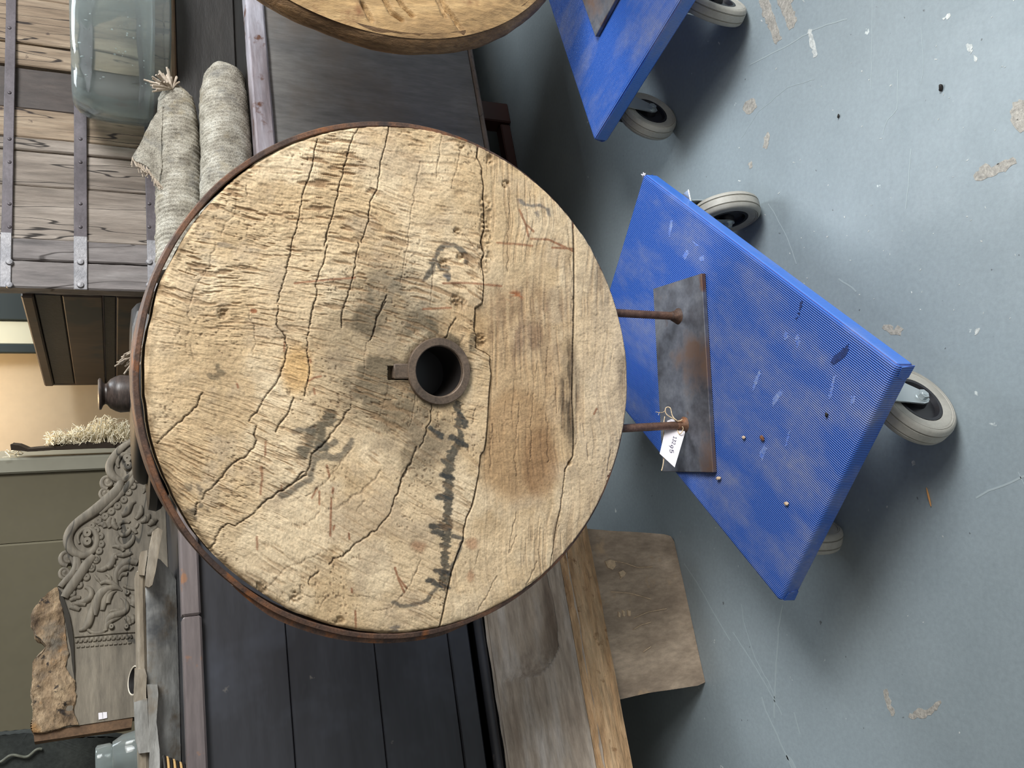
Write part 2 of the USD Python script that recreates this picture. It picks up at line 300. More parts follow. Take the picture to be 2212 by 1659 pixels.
PALEBOARD = plain('pale_green_white_paint', lin(206, 210, 192), 0.6)
CLOTHDARK = look('dark_teal_cloth', [(0.3, lin(40, 44, 44)), (0.7, lin(62, 66, 62))], freq=8, rough_=0.9)
WICKER = plain('straw_wicker', lin(196, 160, 106), 0.7)
BARKCHIP = plain('brown_wood_chip', lin(108, 72, 54), 0.8)
PALECHIP = plain('pale_wood_chip', lin(186, 164, 140), 0.8)
STRAW = plain('orange_straw', lin(196, 142, 88), 0.7)
BAREFLOOR = look('bare_concrete', [(0.3, lin(142, 140, 134)), (0.7, lin(170, 166, 158))], freq=50, fine=200, rough_=0.85)
WHITECHIP = look('white_paint_fleck', [(0.3, lin(168, 174, 174)), (0.7, lin(196, 200, 198))], freq=50, fine=200, rough_=0.8)
SCUFF = plain('pale_scuff', lin(152, 164, 168), 0.6)
CUPRIM = plain('cream_horn', lin(206, 196, 178), 0.5)
CUPDARK = plain('dark_horn', lin(26, 22, 20), 0.6)

# the blue deck: ribbed vinyl, with pale dust rubbed over it
N = {'tc': ('texture_coordinate', {}), 'g': ('geometry', {}),
     'w1': ('wave_texture', {'wave_type': 'bands', 'bands_direction': 'x', 'profile': 'sine', 'scale': 98.0}),
     'w2': ('wave_texture', {'wave_type': 'bands', 'bands_direction': 'y', 'profile': 'sine', 'scale': 135.0}),
     'mw': ('math', {'math_type': 'multiply_add', 'value2': 0.35}), 'bp': ('bump', {'strength': 0.85, 'distance': 0.0011}),
     'mp': ('mapping', {'mapping_type': 'texture', 'scale': (1.0, 2.6, 1.0)}),
     'n1': ('noise_texture', {'scale': 11, 'detail': 6, 'roughness': 0.62}), 'r1': ('map_range', {'from_min': 0.44, 'from_max': 0.72, 'to_min': 0.0, 'to_max': 0.62, 'clamp': True}),
     'n2': ('noise_texture', {'scale': 60, 'detail': 4, 'roughness': 0.7}), 'r2': ('map_range', {'from_min': 0.3, 'from_max': 0.7, 'to_min': 0.55, 'to_max': 1.2}),
     'm12': ('math', {'math_type': 'multiply'}),
     'rw': ('rgb_ramp', {'ramp': [(0.0, lin(24, 52, 128)), (0.5, lin(42, 88, 184)), (1.0, lin(66, 120, 208))]}),
     'mx': ('mix_color', {'b': lin(140, 144, 164)}),
     'p': ('principled_bsdf', {'roughness': 0.36, 'specular_ior_level': 0.5})}
L = [('tc.object', 'w1.vector'), ('tc.object', 'w2.vector'), ('tc.object', 'mp.vector'), ('mp.vector', 'n1.vector'), ('g.position', 'n2.vector'),
     ('w2.fac', 'mw.value1'), ('w1.fac', 'mw.value3'), ('mw.value', 'bp.height'), ('bp.normal', 'p.normal'),
     ('n1.fac', 'r1.value'), ('n2.fac', 'r2.value'), ('r1.result', 'm12.value1'), ('r2.result', 'm12.value2'),
     ('w1.fac', 'rw.fac'), ('rw.color', 'mx.a'), ('m12.value', 'mx.fac'), ('mx.result', 'p.base_color')]
usdkit.material(stage, M_('blue_ribbed_vinyl'), N, L, surface='p.BSDF')
VINYL = M_('blue_ribbed_vinyl')

# the floor: worn blue-grey paint on concrete
N = {'g': ('geometry', {}), 'n1': ('noise_texture', {'scale': 1.8, 'detail': 6, 'roughness': 0.6}),
     'r1': ('rgb_ramp', {'ramp': [(0.3, lin(128, 140, 146)), (0.7, lin(146, 158, 164))]}),
     'n2': ('noise_texture', {'scale': 120, 'detail': 4, 'roughness': 0.65}), 'm2': ('map_range', {'from_min': 0.3, 'from_max': 0.7, 'to_min': 0.93, 'to_max': 1.07}),
     'mu': ('mix_color', {'blend_type': 'multiply', 'fac': 1.0}),
     'n3': ('noise_texture', {'scale': 34, 'detail': 3, 'roughness': 0.55}), 'r3': ('map_range', {'from_min': 0.72, 'from_max': 0.75, 'clamp': True}), 'x3': ('mix_color', {'b': lin(196, 204, 204)}),
     'n4': ('noise_texture', {'scale': 70, 'detail': 2}), 'r4': ('map_range', {'from_min': 0.25, 'from_max': 0.22, 'clamp': True}), 'x4': ('mix_color', {'b': lin(96, 102, 106)}),
     'n5': ('noise_texture', {'scale': 6, 'detail': 5, 'roughness': 0.6}), 'm5': ('map_range', {'from_min': 0.3, 'from_max': 0.7, 'to_min': 0.34, 'to_max': 0.56}),
     'bp': ('bump', {'strength': 0.12, 'distance': 0.002}),
     'p': ('principled_bsdf', {'specular_ior_level': 0.5})}
L = [('g.position', f'n{k}.vector') for k in (1, 2, 3, 4, 5)] + [('n1.fac', 'r1.fac'), ('n2.fac', 'm2.value'), ('r1.color', 'mu.a'), ('m2.result', 'mu.b'), ('mu.result', 'x3.a'), ('n3.fac', 'r3.value'), ('r3.result', 'x3.fac'),
     ('x3.result', 'x4.a'), ('n4.fac', 'r4.value'), ('r4.result', 'x4.fac'), ('x4.result', 'p.base_color'), ('n5.fac', 'm5.value'), ('m5.result', 'p.roughness'), ('n2.fac', 'bp.height'), ('bp.normal', 'p.normal')]
usdkit.material(stage, M_('painted_concrete'), N, L, surface='p.BSDF')
FLOOR = M_('painted_concrete')

# ================================================================== THE SETTING
floor_prim = part('floor', boxf(-4.5, 4.5, -3.0, 4.6, -0.12, 0.0, 0.001), FLOOR, smooth=False, kind='structure', label='blue-grey painted concrete floor with chips, scuffs and scratches')
def on_floor(pts, h, seed=0, wob=0.0015):
    r = np.random.default_rng(seed); P = np.array([at_z(x, y, 0)[:2] for x, y in pts])
    P = smoothline(np.vstack([P, P[:1]]), min(0.006, np.ptp(P, axis=0).max() / 5))[:-1]
    wob = min(wob, np.ptp(P, axis=0).max() / 12)
    P += r.normal(0, wob, P.shape)
    pg = Polygon(P).buffer(0)
    if pg.geom_type != 'Polygon': pg = max(pg.geoms, key=lambda g: g.area)
    m = trimesh.creation.extrude_polygon(pg, h, engine='earcut'); return m
def floor_line(pts, w, h=0.0003, seed=0):
    r = np.random.default_rng(seed); P = smoothline(np.array([at_z(x, y, 0)[:2] for x, y in pts]), 0.012)
    P = P + r.normal(0, 0.0006, P.shape)
    m = trimesh.creation.extrude_polygon(LineString(P).buffer(w / 2, cap_style=2), h, engine='earcut'); return m
BARE = [[(1640, -3), (1661, -3), (1676, 45), (1690, 84), (1676, 98), (1664, 70), (1650, 40)], [(1676, -3), (1716, -3), (1708, 12), (1722, 38), (1716, 56), (1704, 66), (1697, 48), (1688, 24)],
        [(2186, 222), (2216, 214), (2216, 292), (2196, 282), (2184, 262)], [(2098, 386), (2110, 368), (2130, 352), (2144, 362), (2170, 346), (2196, 342), (2196, 354), (2160, 372), (2136, 386), (2112, 392)],
        [(1962, 1548), (1980, 1530), (2002, 1532), (2020, 1518), (2032, 1512), (2026, 1532), (2004, 1548), (1976, 1554)], [(1906, 1490), (1916, 1488), (1932, 1540), (1928, 1549), (1918, 1530)],
        [(1899, 705), (1926, 701), (1930, 712), (1942, 704), (1952, 708), (1944, 722), (1928, 726), (1914, 716)], [(1925, 768), (1936, 778), (1954, 782), (1950, 792), (1940, 800), (1932, 788)],
        [(1616, 350), (1624, 346), (1627, 360), (1620, 365)], [(1650, 296), (1660, 284), (1664, 300), (1658, 322), (1650, 318)], [(1610, 218), (1630, 212), (1634, 232), (1618, 248), (1604, 240)]]
for k, q in enumerate(BARE):
    part('bare_patch', on_floor(q, 0.0004, k), BAREFLOOR, floor_prim, smooth=False, label='bare concrete where the paint has flaked off' if k == 0 else None)
flecks = []
r_ = np.random.default_rng(3)
for x, y, l in [(1750, 92, 0), (1748, 110, 0)]: pass
flecks.append(on_floor([(1745, 62), (1753, 60), (1757, 84), (1767, 120), (1758, 124), (1750, 96)], 0.0004, 40))
flecks.append(on_floor([(2087, 94), (2096, 92), (2102, 110), (2100, 115), (2092, 112)], 0.0004, 41))
flecks.append(on_floor([(2103, 118), (2110, 122), (2112, 134), (2104, 134)], 0.0004, 42))
flecks.append(on_floor([(2036, 40), (2050, 27), (2054, 34), (2046, 43)], 0.0004, 43))
flecks.append(on_floor([(2106, 716), (2112, 708), (2118, 710), (2112, 722), (2106, 724)], 0.0004, 44))
flecks.append(on_floor([(1969, 996), (1976, 994), (1976, 1004), (1971, 1006)], 0.0004, 45))
for k in range(80):
    x, y = r_.uniform(1540, 2210), r_.uniform(0, 1650)
    if k % 3: x, y = r_.uniform(1640, 2210), r_.uniform(0, 700)
    a, b, t = r_.uniform(1.0, 3.6), r_.uniform(0.6, 1.6), r_.uniform(0, 3.14)
    w = np.linspace(0, 6.28, 8)[:-1]
    q = [(x + a * math.cos(i) * math.cos(t) - b * math.sin(i) * math.sin(t), y + a * math.cos(i) * math.sin(t) + b * math.sin(i) * math.cos(t)) for i in w]
    flecks.append(on_floor(q, 0.0004, 60 + k, 0.0004))
part('paint_fleck', cat_(*flecks), WHITECHIP, floor_prim, smooth=False, kind='stuff')
SCR = [([(1478, 1218), (1510, 1265), (1545, 1330), (1578, 1385)], 0.003), ([(1583, 1366), (1625, 1430), (1660, 1490), (1690, 1545)], 0.0025), ([(1601, 1305), (1608, 1350), (1630, 1420), (1668, 1490), (1674, 1510)], 0.0022),
       ([(1690, 1308), (1683, 1350), (1676, 1450), (1672, 1550)], 0.005), ([(1645, 1505), (1652, 1530), (1680, 1590), (1700, 1635), (1712, 1662)], 0.004), ([(1698, 1632), (1706, 1636), (1718, 1662)], 0.010), ([(1716, 1540), (1724, 1570), (1729, 1587)], 0.003),
       ([(1620, 140), (1690, 104), (1760, 62), (1830, 40)], 0.003), ([(1884, 0), (1884, 60), (1882, 190)], 0.0015), ([(1940, 150), (1938, 240), (1914, 262), (1908, 290)], 0.002), ([(1968, 320), (1962, 400), (1955, 452)], 0.0025), ([(1990, 60), (1995, 150), (1990, 180)], 0.0012),
       ([(1660, 440), (1700, 510), (1720, 570)], 0.0018), ([(1810, 604), (1835, 618), (1850, 630)], 0.003), ([(1600, 300), (1640, 240), (1700, 190), (1760, 170)], 0.0012)]
for k, (q, w) in enumerate(SCR):
    part('scratch', floor_line(q, w * 0.8, seed=k), SCUFF, floor_prim, smooth=False)
part('crack', floor_line([(2216, 1028), (2190, 1038), (2170, 1050), (2140, 1058), (2108, 1076)], 0.003, seed=90), SCUFF, floor_prim, smooth=False)
part('crack', floor_line([(2200, 1020), (2212, 1046)], 0.0012, seed=91), SCUFF, floor_prim, smooth=False)
part('wall_back', boxf(-4.5, 4.5, 3.6, 3.75, 0, 3.4, 0.001), WALLBEIGE, smooth=False, kind='structure', label='beige plastered back wall')
part('wall_left', boxf(-3.3, -3.15, 0.6, 3.6, 0, 3.4, 0.001), WALLOLIVE, smooth=False, kind='structure', label='olive grey wall on the left')
part('ceiling', boxf(-4.5, 4.5, -1.0, 4.6, 3.4, 3.5, 0.001), CEIL, smooth=False, kind='structure', label='ceiling of the hall')
# the olive partition standing in front of the back wall
PW = Plane(0, (0, 2.95))
xr = PW.at(150, 984)[0]; xl = PW.at(150, 1602)[0]; xm = PW.at(150, 1018)[0]; xj = PW.at(150, 1166)[0]
part('wall_middle', boxf(xl - 0.5, xj, 2.945, 3.3, 0, 3.4, 0.004), WALLOLIVE, smooth=False, kind='structure', label='olive grey partition, left board')
wm = part('wall_middle', boxf(xj + .001, xm - 0.001, 2.955, 3.3, 0, 3.4, 0.001), WALLOLIVE, smooth=False, kind='structure', label='olive grey partition behind the carved panel')
part('trim_1', boxf(xm, xr, 2.94, 3.3, 0, 3.4, 0.006), TRIMOLIVE, smooth=False, kind='structure', label='pale olive corner post of the partition')
# dark teal door frame with a pale board on the back wall
PB = Plane(0, (0, 3.55))
def vx(y): return PB.at(30, y)[0]
dr = thing('door_1', 'dark teal door frame with a pale green-white middle board', None, ((vx(645) + vx(762)) / 2, 3.55, 0), kind='structure')
part('frame_panel', boxf(vx(693) + 0.001, vx(560), 3.53, 3.598, 0, 2.6, 0.004), TEAL, dr, smooth=False)
part('pale_board', boxf(vx(745) + 0.001, vx(693), 3.54, 3.598, 0, 2.6, 0.004), PALEBOARD, dr, smooth=False, label='pale green-white board')
part('frame_panel', boxf(vx(763), vx(745), 3.53, 3.598, 0, 2.6, 0.004), TEAL, dr, smooth=False)

# ================================================================== THE BIG WHEEL
W = Plane(math.degrees(0.0313), (0.0136, 1.3531, 0.7449), math.degrees(-0.039))
R = 0.4078
wheel = thing('cart_wheel', 'large pale solid wooden cart wheel with rusty iron tyre, on two rods', 'wheel', (0.0118, 1.3938, 0.195))
def build_face(n=640):
    a = np.linspace(-1, 1, n); A, B = np.meshgrid(a, a, indexing='ij')
    big = np.abs(A) > np.abs(B)
    with np.errstate(divide='ignore', invalid='ignore'):
        rr = np.where(big, A, B); th = np.where(big, (np.pi / 4) * np.nan_to_num(B / A), np.pi / 2 - (np.pi / 4) * np.nan_to_num(A / B))
    u, v = (rr * np.cos(th)).ravel(), (rr * np.sin(th)).ravel()
    rad0 = np.abs(rr).ravel()
    ang = np.arctan2(v, u)
    edge = 1 + (meshkit.fbm(np.stack([np.cos(ang) * 9, np.sin(ang) * 9, 0 * ang], 1), 3, 5) - 0.5) * 0.012
    u, v = u * R * (1 + (edge - 1) * rad0 ** 8), v * R * (1 + (edge - 1) * rad0 ** 8)
    P = W.p + u[:, None] * W.e1 + v[:, None] * W.e2
    X, Y = pix(P)
    Z = np.zeros_like(X)
    nz = lambda fx, fy, sd, o=4, x=X, y=Y: meshkit.fbm(np.stack([x / fx, y / fy, Z], 1), o, sd)
    wx, wy = (nz(14, 14, 11) - .5) * 9, (nz(14, 14, 12) - .5) * 9
    Q = np.stack([X + wx, Y + wy], 1)
    def dist(lines, step=1.5, warp=True):
        pts = np.vstack([smoothline(l, step) for l in lines])
        return cKDTree(pts).query(Q if warp else np.stack([X, Y], 1))[0]
    ss = lambda x, a, b: (lambda t: t * t * (3 - 2 * t))(np.clip((x - a) / (b - a), 0, 1))
    def Zm(lst, ox, oy): return [[(ox + x / 3.687, oy + y / 3.687) for x, y in l] for l in lst]
    z1, z2, z3, z4, z5, z6 = (300, 250), (800, 250), (300, 650), (800, 650), (400, 1000), (900, 1000)
    # ---- joints between the three planks (picture spots on the face)
    J1 = np.array([(1036, 240), (1034, 312), (1030, 340), (1041, 364), (1041, 383), (1045, 402), (1044, 424), (1047, 453), (1048, 494), (1040, 521), (1047, 548), (1041, 562), (1045, 600), (1045, 624), (1043, 655), (1027, 666), (1025, 715), (1030, 726), (1028, 752), (1050, 762), (1060, 770), (1059, 786), (1063, 807), (1058, 859), (1055, 908), (1051, 956), (1047, 974), (1039, 984), (1035, 1022), (1029, 1051), (1025, 1073), (1020, 1095), (1008, 1119), (1003, 1144), (1001, 1168), (988, 1200), (975, 1240), (962, 1300), (948, 1369), (945, 1450)])
    J2 = np.array([(1330, 300), (1238, 440), (1240, 520), (1241, 600), (1241, 660), (1240, 720), (1239, 790), (1238, 860), (1240, 905), (1240, 960), (1239, 985), (1222, 1014), (1213, 1090), (1200, 1150), (1190, 1220), (1180, 1450)])
    g1, g2 = X - np.interp(Y, J1[:, 1], J1[:, 0]), X - np.interp(Y, J2[:, 1], J2[:, 0])
    up, low, bot = g1 < 0, (g1 >= 0) & (g2 < 0), g2 >= 0
    # ---- cracks
    deep = Zm([[(2010, 70), (1985, 180), (1940, 300), (1920, 440), (1890, 600), (1840, 690), (1820, 850), (1780, 1010)], [(1750, 1010), (1735, 1130), (1700, 1270), (1690, 1370), (1640, 1500), (1615, 1590), (1610, 1680)], [(1425, 175), (1400, 290), (1375, 430), (1320, 600), (1290, 720), (1260, 870), (1225, 1020), (1195, 1150), (1160, 1280), (1130, 1400), (1100, 1490)],
               [(1745, 90), (1690, 220), (1650, 370), (1620, 480), (1590, 600), (1560, 720), (1520, 850), (1490, 970), (1480, 1040)], [(1505, 1040), (1470, 1180), (1430, 1290), (1410, 1350), (1420, 1390), (1390, 1520), (1365, 1650)]], *z1) \
        + Zm([[(1110, 40), (1095, 180), (1110, 225), (1165, 280), (1160, 330), (1180, 370)], [(1180, 370), (1150, 520), (1120, 620), (1060, 700), (1000, 790), (950, 870), (880, 950)], [(1400, 20), (1365, 150), (1345, 300), (1340, 390), (1360, 540), (1340, 660), (1320, 760)], [(1240, 780), (1200, 870), (1150, 940), (1090, 1050)],
              [(1690, 820), (1630, 930), (1560, 1030), (1500, 1110), (1440, 1170), (1380, 1220), (1355, 1320), (1340, 1390), (1230, 1450), (1130, 1520), (1020, 1580), (940, 1650)], [(510, 735), (490, 760), (450, 850), (370, 920), (260, 1010), (150, 1130)], [(940, 1000), (920, 1070), (935, 1110), (910, 1170), (840, 1240), (740, 1300), (670, 1390), (620, 1450), (540, 1520), (510, 1570), (470, 1620), (460, 1655)]], *z3) \
        + Zm([[(100, 320), (80, 420)], [(950, 75), (870, 150), (740, 240), (640, 300), (570, 370), (500, 440), (400, 500), (340, 485), (280, 530), (250, 580), (240, 630), (190, 690)], [(1790, 20), (1740, 100), (1710, 190), (1670, 300), (1620, 410), (1560, 490), (1480, 560), (1390, 620), (1330, 670), (1250, 740), (1180, 760), (1140, 800)], [(1060, 860), (1000, 910), (985, 950), (1000, 980)]], *z5) \
        + Zm([[(495, 810), (480, 880), (485, 950), (455, 1010), (430, 1090), (400, 1170)], [(370, 1160), (345, 1240), (310, 1330), (250, 1430), (225, 1530), (170, 1640)], [(680, 135), (640, 210), (600, 290), (590, 310)], [(130, 10), (60, 130), (25, 250), (0, 310)]], *z4) \
        + Zm([[(130, 1430), (90, 1550), (50, 1640)]], *z2)
    fine = Zm([[(345, 620), (320, 850), (290, 1050), (265, 1190), (240, 1330)], [(570, 160), (550, 310), (520, 500)], [(720, 290), (690, 420), (660, 500), (650, 580)], [(400, 360), (350, 620)], [(1110, 570), (1110, 780), (1105, 910)], [(1100, 920), (1100, 1030), (1095, 1240)], [(500, 1190), (480, 1500)], [(860, 225), (850, 290), (830, 360)], [(1280, 600), (1285, 720)], [(1570, 880), (1590, 1060), (1605, 1300), (1610, 1640)], [(650, 900), (700, 940), (760, 960), (860, 1080)]], *z2) \
        + Zm([[(1990, 650), (1970, 760), (1930, 850), (1915, 930)], [(1800, 430), (1795, 520), (1790, 610)], [(1955, 20), (1900, 120), (1870, 260), (1820, 330), (1800, 430)], [(1640, 10), (1615, 80), (1610, 180)], [(1930, 1340), (1850, 1450), (1780, 1520), (1700, 1560), (1640, 1610), (1560, 1650)], [(1700, 1170), (1600, 1300), (1500, 1430), (1330, 1560)], [(870, 40), (880, 150), (920, 200), (925, 330), (905, 430)], [(410, 330), (410, 400), (440, 480)], [(380, 40), (385, 110), (410, 165)], [(320, 200), (320, 250), (280, 285)], [(2200, 1170), (2160, 1300), (2100, 1360), (2080, 1500), (2010, 1640)]], *z3) \
        + Zm([[(1560, 60), (1480, 160), (1420, 200), (1390, 250), (1320, 265), (1290, 320), (1200, 370), (1130, 370), (1080, 340)], [(1080, 380), (1000, 460), (930, 495), (870, 490)], [(1080, 710), (960, 760), (900, 800), (840, 810), (780, 860), (690, 960), (600, 1000)], [(1430, 300), (1360, 380)], [(1740, 1040), (1640, 1150), (1500, 1180)], [(960, 1060), (1130, 1070)], [(1300, 1060), (1480, 1060)], [(1070, 1160), (1150, 1050)], [(1880, 770), (1800, 950), (1720, 1070)], [(560, 180), (480, 170), (390, 220)]], *z5) \
        + Zm([[(1425, 370), (1415, 520), (1405, 600)], [(1330, 510), (1325, 640)], [(1195, 820), (1185, 920), (1175, 1040), (1160, 1250), (1165, 1400)], [(1310, 740), (1295, 860), (1290, 1000), (1285, 1180), (1280, 1280)], [(1410, 900), (1420, 1040), (1425, 1200), (1420, 1290)], [(1490, 700), (1485, 900)], [(365, 745), (345, 870), (310, 1010)], [(685, 790), (690, 835)], [(740, 280), (715, 370)], [(840, 860), (830, 910), (810, 990)], [(980, 980), (960, 1330)], [(1650, 1100), (1620, 1200)], [(1730, 1140), (1735, 1260)], [(1915, 1180), (1900, 1350)]], *z4) \
        + Zm([[(970, 690), (1000, 880), (860, 1000)], [(1190, 50), (1170, 250), (1130, 500), (1080, 740)], [(770, 500), (735, 720), (805, 580)], [(800, 400), (770, 520)], [(40, 400), (210, 460)], [(960, 780), (870, 1000)], [(640, 900), (500, 1180)], [(470, 800), (500, 700)]], *z6) \
        + Zm([[(610, 1010), (600, 1060), (565, 1100), (565, 1190), (500, 1290), (450, 1360), (410, 1490), (385, 1560)], [(860, 560), (860, 640)], [(780, 640), (770, 780), (690, 860), (660, 960)], [(550, 1210), (430, 1290)]], *z1)
    dd, df = dist(deep), dist(fine)
    taper = 0.55 + 0.9 * nz(60, 60, 21, 2)
    dj = np.minimum(np.abs(g1), np.where((Y > 440) & (Y < 1020), np.abs(g2), 1.6 * np.abs(g2) + 0.6))
    # ---- tool marks: short strokes whose slant turns from the top right to the bottom left of the photo
    ang_ = np.interp(Y, [260, 500, 700, 850, 1000, 1150, 1400], [10, 9, 12, 20, 27, 27, 22]) + (nz(220, 220, 31, 2) - .5) * 14
    mslope = np.tan(np.radians(ang_))
    row = Y - mslope * (X - 700)
    s1 = meshkit.fbm(np.stack([X / 30, row / 4.6, Z], 1), 3, 33)
    s2 = meshkit.fbm(np.stack([X / 62, row / 8.5, Z + 3], 1), 2, 34)
    region = ss(nz(120, 120, 35, 3), 0.36, 0.6)
    strong = np.clip(np.interp(Y, [250, 380, 620, 760, 900, 1150, 1350], [1.0, 1.15, 0.95, .55, .7, .75, .4]) * (0.45 + .75 * region), 0, 1.4)
    stroke = ss(s1 * .65 + s2 * .35, 0.52, 0.66) * strong
    rowl = X + (nz(200, 120, 36, 2) - .5) * 30
    t1 = meshkit.fbm(np.stack([rowl / 5.0, Y / 110, Z], 1), 3, 37)
    grain = ss(t1, 0.5, 0.66) * (0.35 + .6 * ss(nz(90, 90, 38, 3), .38, .62))
    stroke = np.where(up, stroke, grain * .55)
    pits = ss(nz(5.5, 5.5, 41, 2), 0.68, 0.80) * np.where(up, 1.0, .35) * (0.3 + .7 * ss(nz(80, 80, 42, 2), .45, .6))
    wormd = dist(Zm([[(910, 690), (925, 760), (915, 860), (930, 960), (905, 1060), (930, 1130), (910, 1210)]], *z2), 3)
    worm = (1 - ss(wormd, 8, 16)) * ss(nz(7, 5, 43, 3), 0.3, 0.6)
    knots = [(800 + 950 / 3.687, 250 + 350 / 3.687, 15), (800 + 1080 / 3.687, 250 + 540 / 3.687, 11), (800 + 730 / 3.687, 250 + 240 / 3.687, 12), (800 + 690 / 3.687, 250 + 1480 / 3.687, 20), (800 + 690 / 3.687, 250 + 920 / 3.687, 13), (800 + 590 / 3.687, 250 + 1170 / 3.687, 14), (800 + 720 / 3.687, 250 + 1130 / 3.687, 12), (800 + 890 / 3.687, 650 + 320 / 3.687, 20), (483, 675, 16), (990, 655, 20), (560, 1272, 22), (640, 1290, 22), (1232, 1003, 6), (735, 1340, 14)]
    kn = np.zeros_like(X)
    for kx, ky, kr in knots:
        kn = np.maximum(kn, 1 - ss(np.hypot(X - kx + wx, (Y - ky + wy)), kr * .4, kr))
    knot = kn * (0.35 + .9 * ss(nz(6, 5, 44, 3), .35, .62))
    hubx, huby = 948, 802
    rh = np.hypot(X - hubx, Y - huby)
    # ---- relief (metres, towards the viewer)
    h = (nz(170, 170, 51, 3) - .5) * 0.005 + (nz(30, 22, 52, 3) - .5) * 0.0016 + (nz(7, 7, 53, 3) - .5) * 0.0009
    h -= stroke * 0.0017 + pits * 0.0010 + worm * 0.0024 + knot * 0.0034
    h += np.where(up, ss(s1, .3, .5) * strong * .0008, 0)
    cw = np.clip(taper, .4, 1.3)
    h -= 0.0045 * np.exp(-(dd / (1.05 * cw)) ** 2) + 0.0014 * np.exp(-(df / 1.0) ** 2)
    h -= 0.006 * np.exp(-(dj / (1.2 * cw)) ** 2)
    slot = (X > 838) & (X < 893) & (np.abs(Y - 806) < 14.5)
    dished = (1 - ss(np.hypot((X - 1110) / 150, (Y - 840) / 275), 0.75, 1.05)) * (g1 > 0)
    h -= dished * 0.0035 * (g2 < 20)
    h -= slot * 0.014 + 0.0028 * (1 - ss(rh, 64, 84))
    r01 = np.hypot(u, v) / R
    h -= 0.006 * ss(r01, 0.985, 1.0) ** 2 + 0.0015 * ss(r01, .93, 1.0)
    # ---- colour of the wood itself and its stains
    C = lambda *c: np.array(lin(*c))
    col = np.tile(C(214, 189, 152), (len(X), 1))
    def mixc(m, c, k=1.0):
        nonlocal col
        m = np.clip(m * k, 0, 1)[:, None]; col = col * (1 - m) + C(*c) * m
    mixc(ss(nz(150, 150, 61), .4, .66), (200, 172, 132), .8)
    mixc(ss(nz(90, 120, 62), .48, .7), (225, 204, 170), .7)
    mixc(ss(nz(60, 60, 63), .56, .76), (190, 168, 138), .7)
    mixc(bot * 1.0, (216, 193, 158), .6)
    mixc(ss(nz(45, 160, 64), .5, .72) * bot, (160, 142, 118), .7)
    mixc((1 - ss(np.hypot((X - 830) / 185, (Y - 750) / 215), .45, 1.05)) * (g1 < 0) * (.6 + .7 * ss(nz(50, 50, 65), .4, .65)), (118, 104, 82), .85)
    mixc((1 - ss(np.hypot((X - 870) / 110, (Y - 640) / 100), .3, 1)) * (g1 < 0) * (.3 + .9 * ss(nz(26, 26, 83), .45, .6)), (126, 116, 98), .5)
    mixc((1 - ss(np.hypot((X - 1095) / 150, (Y - 850) / 270), .7, 1.0)) * (g1 > 2), (186, 156, 118), .6)
    mixc((1 - ss(np.hypot((X - 1120) / 110, (Y - 700) / 130), .5, 1.0)) * (g1 > 2) * ss(nz(7, 60, 84), .45, .68), (140, 112, 84), .6)
    mixc((1 - ss(np.hypot((X - 900) / 120, (Y - 930) / 150), .3, 1)) * (g1 < 0) * (.4 + .8 * ss(nz(40, 40, 66), .4, .62)), (120, 106, 84), .7)
    mixc((1 - ss(np.hypot((X - 1000) / 80, (Y - 720) / 90), .3, 1)), (176, 140, 92), .5)
    mixc((1 - ss(np.hypot((X - 1150) / 100, (Y - 700) / 110), .4, 1)) * ss(nz(16, 60, 67), .4, .65), (142, 116, 92), .8)
    mixc((1 - ss(np.hypot((X - 1118 + wx) / 92, (Y - 960 + wy) / 140), .72, 1.0)) * (g1 > 4), (166, 132, 92), .65)
    mixc((1 - ss(np.hypot((X - 1168 + wx) / 48, (Y - 1000 + wy) / 95), .6, 1.0)), (146, 110, 74), .6)
    mixc((1 - ss(np.hypot((X - 1232 + wx) / 26, (Y - 850 + wy) / 165), .45, 1.0)) * (.5 + .6 * ss(nz(8, 50, 68), .4, .6)), (92, 78, 60), .85)
    mixc((1 - ss(np.hypot((X - 640) / 45, (Y - 800) / 75), .4, 1)), (214, 170, 108), .75)
    mixc((1 - ss(np.hypot((X - 420) / 60, (Y - 1095) / 90), .3, 1)) * ss(nz(14, 14, 69), .5, .66), (92, 82, 68), .8)
    mixc((1 - ss(np.hypot((X - 500) / 110, (Y - 520) / 90), .3, 1)) * ss(nz(40, 12, 70), .52, .7), (140, 126, 108), .7)
    # charcoal stains
    st = Zm([[(700, 840), (720, 920), (700, 1000), (730, 1080), (690, 1150), (640, 1220), (625, 1300), (625, 1420), (625, 1540), (620, 1650)]], *z4) + Zm([[(240, 0), (240, 200), (245, 480), (240, 600), (225, 740), (225, 900), (200, 970)]], *z6)
    mixc(1 - ss(dist(st, 2) + (nz(12, 5, 71) - .5) * 18, 7, 11), (70, 68, 60), .88)
    st2 = Zm([[(190, 265), (240, 280)], [(120, 500), (260, 520)], [(140, 545), (200, 560)], [(150, 860), (260, 880)], [(90, 935), (180, 960), (250, 990)]], *z6) + Zm([[(560, 1385), (640, 1400)], [(540, 1560), (640, 1565)], [(640, 1085), (760, 1150)], [(720, 900), (760, 1000)], [(480, 1010), (560, 1080)]], *z4)
    mixc(1 - ss(dist(st2, 2) + (nz(9, 4, 72) - .5) * 8, 4, 8), (56, 58, 56), .9)
    st3 = Zm([[(290, 580), (370, 600)], [(370, 600), (340, 700), (300, 790), (265, 870)]], *z6)
    mixc(1 - ss(dist(st3, 1.5), 2.5, 5.5), (74, 72, 68), .85)
    st4 = Zm([[(1530, 900), (1500, 980), (1400, 1020), (1360, 1100), (1340, 1180), (1290, 1210)], [(1440, 1040), (1450, 1150)]], *z3)
    mixc(1 - ss(dist(st4, 2) + (nz(14, 6, 73) - .5) * 22, 9, 17), (86, 80, 66), .85)
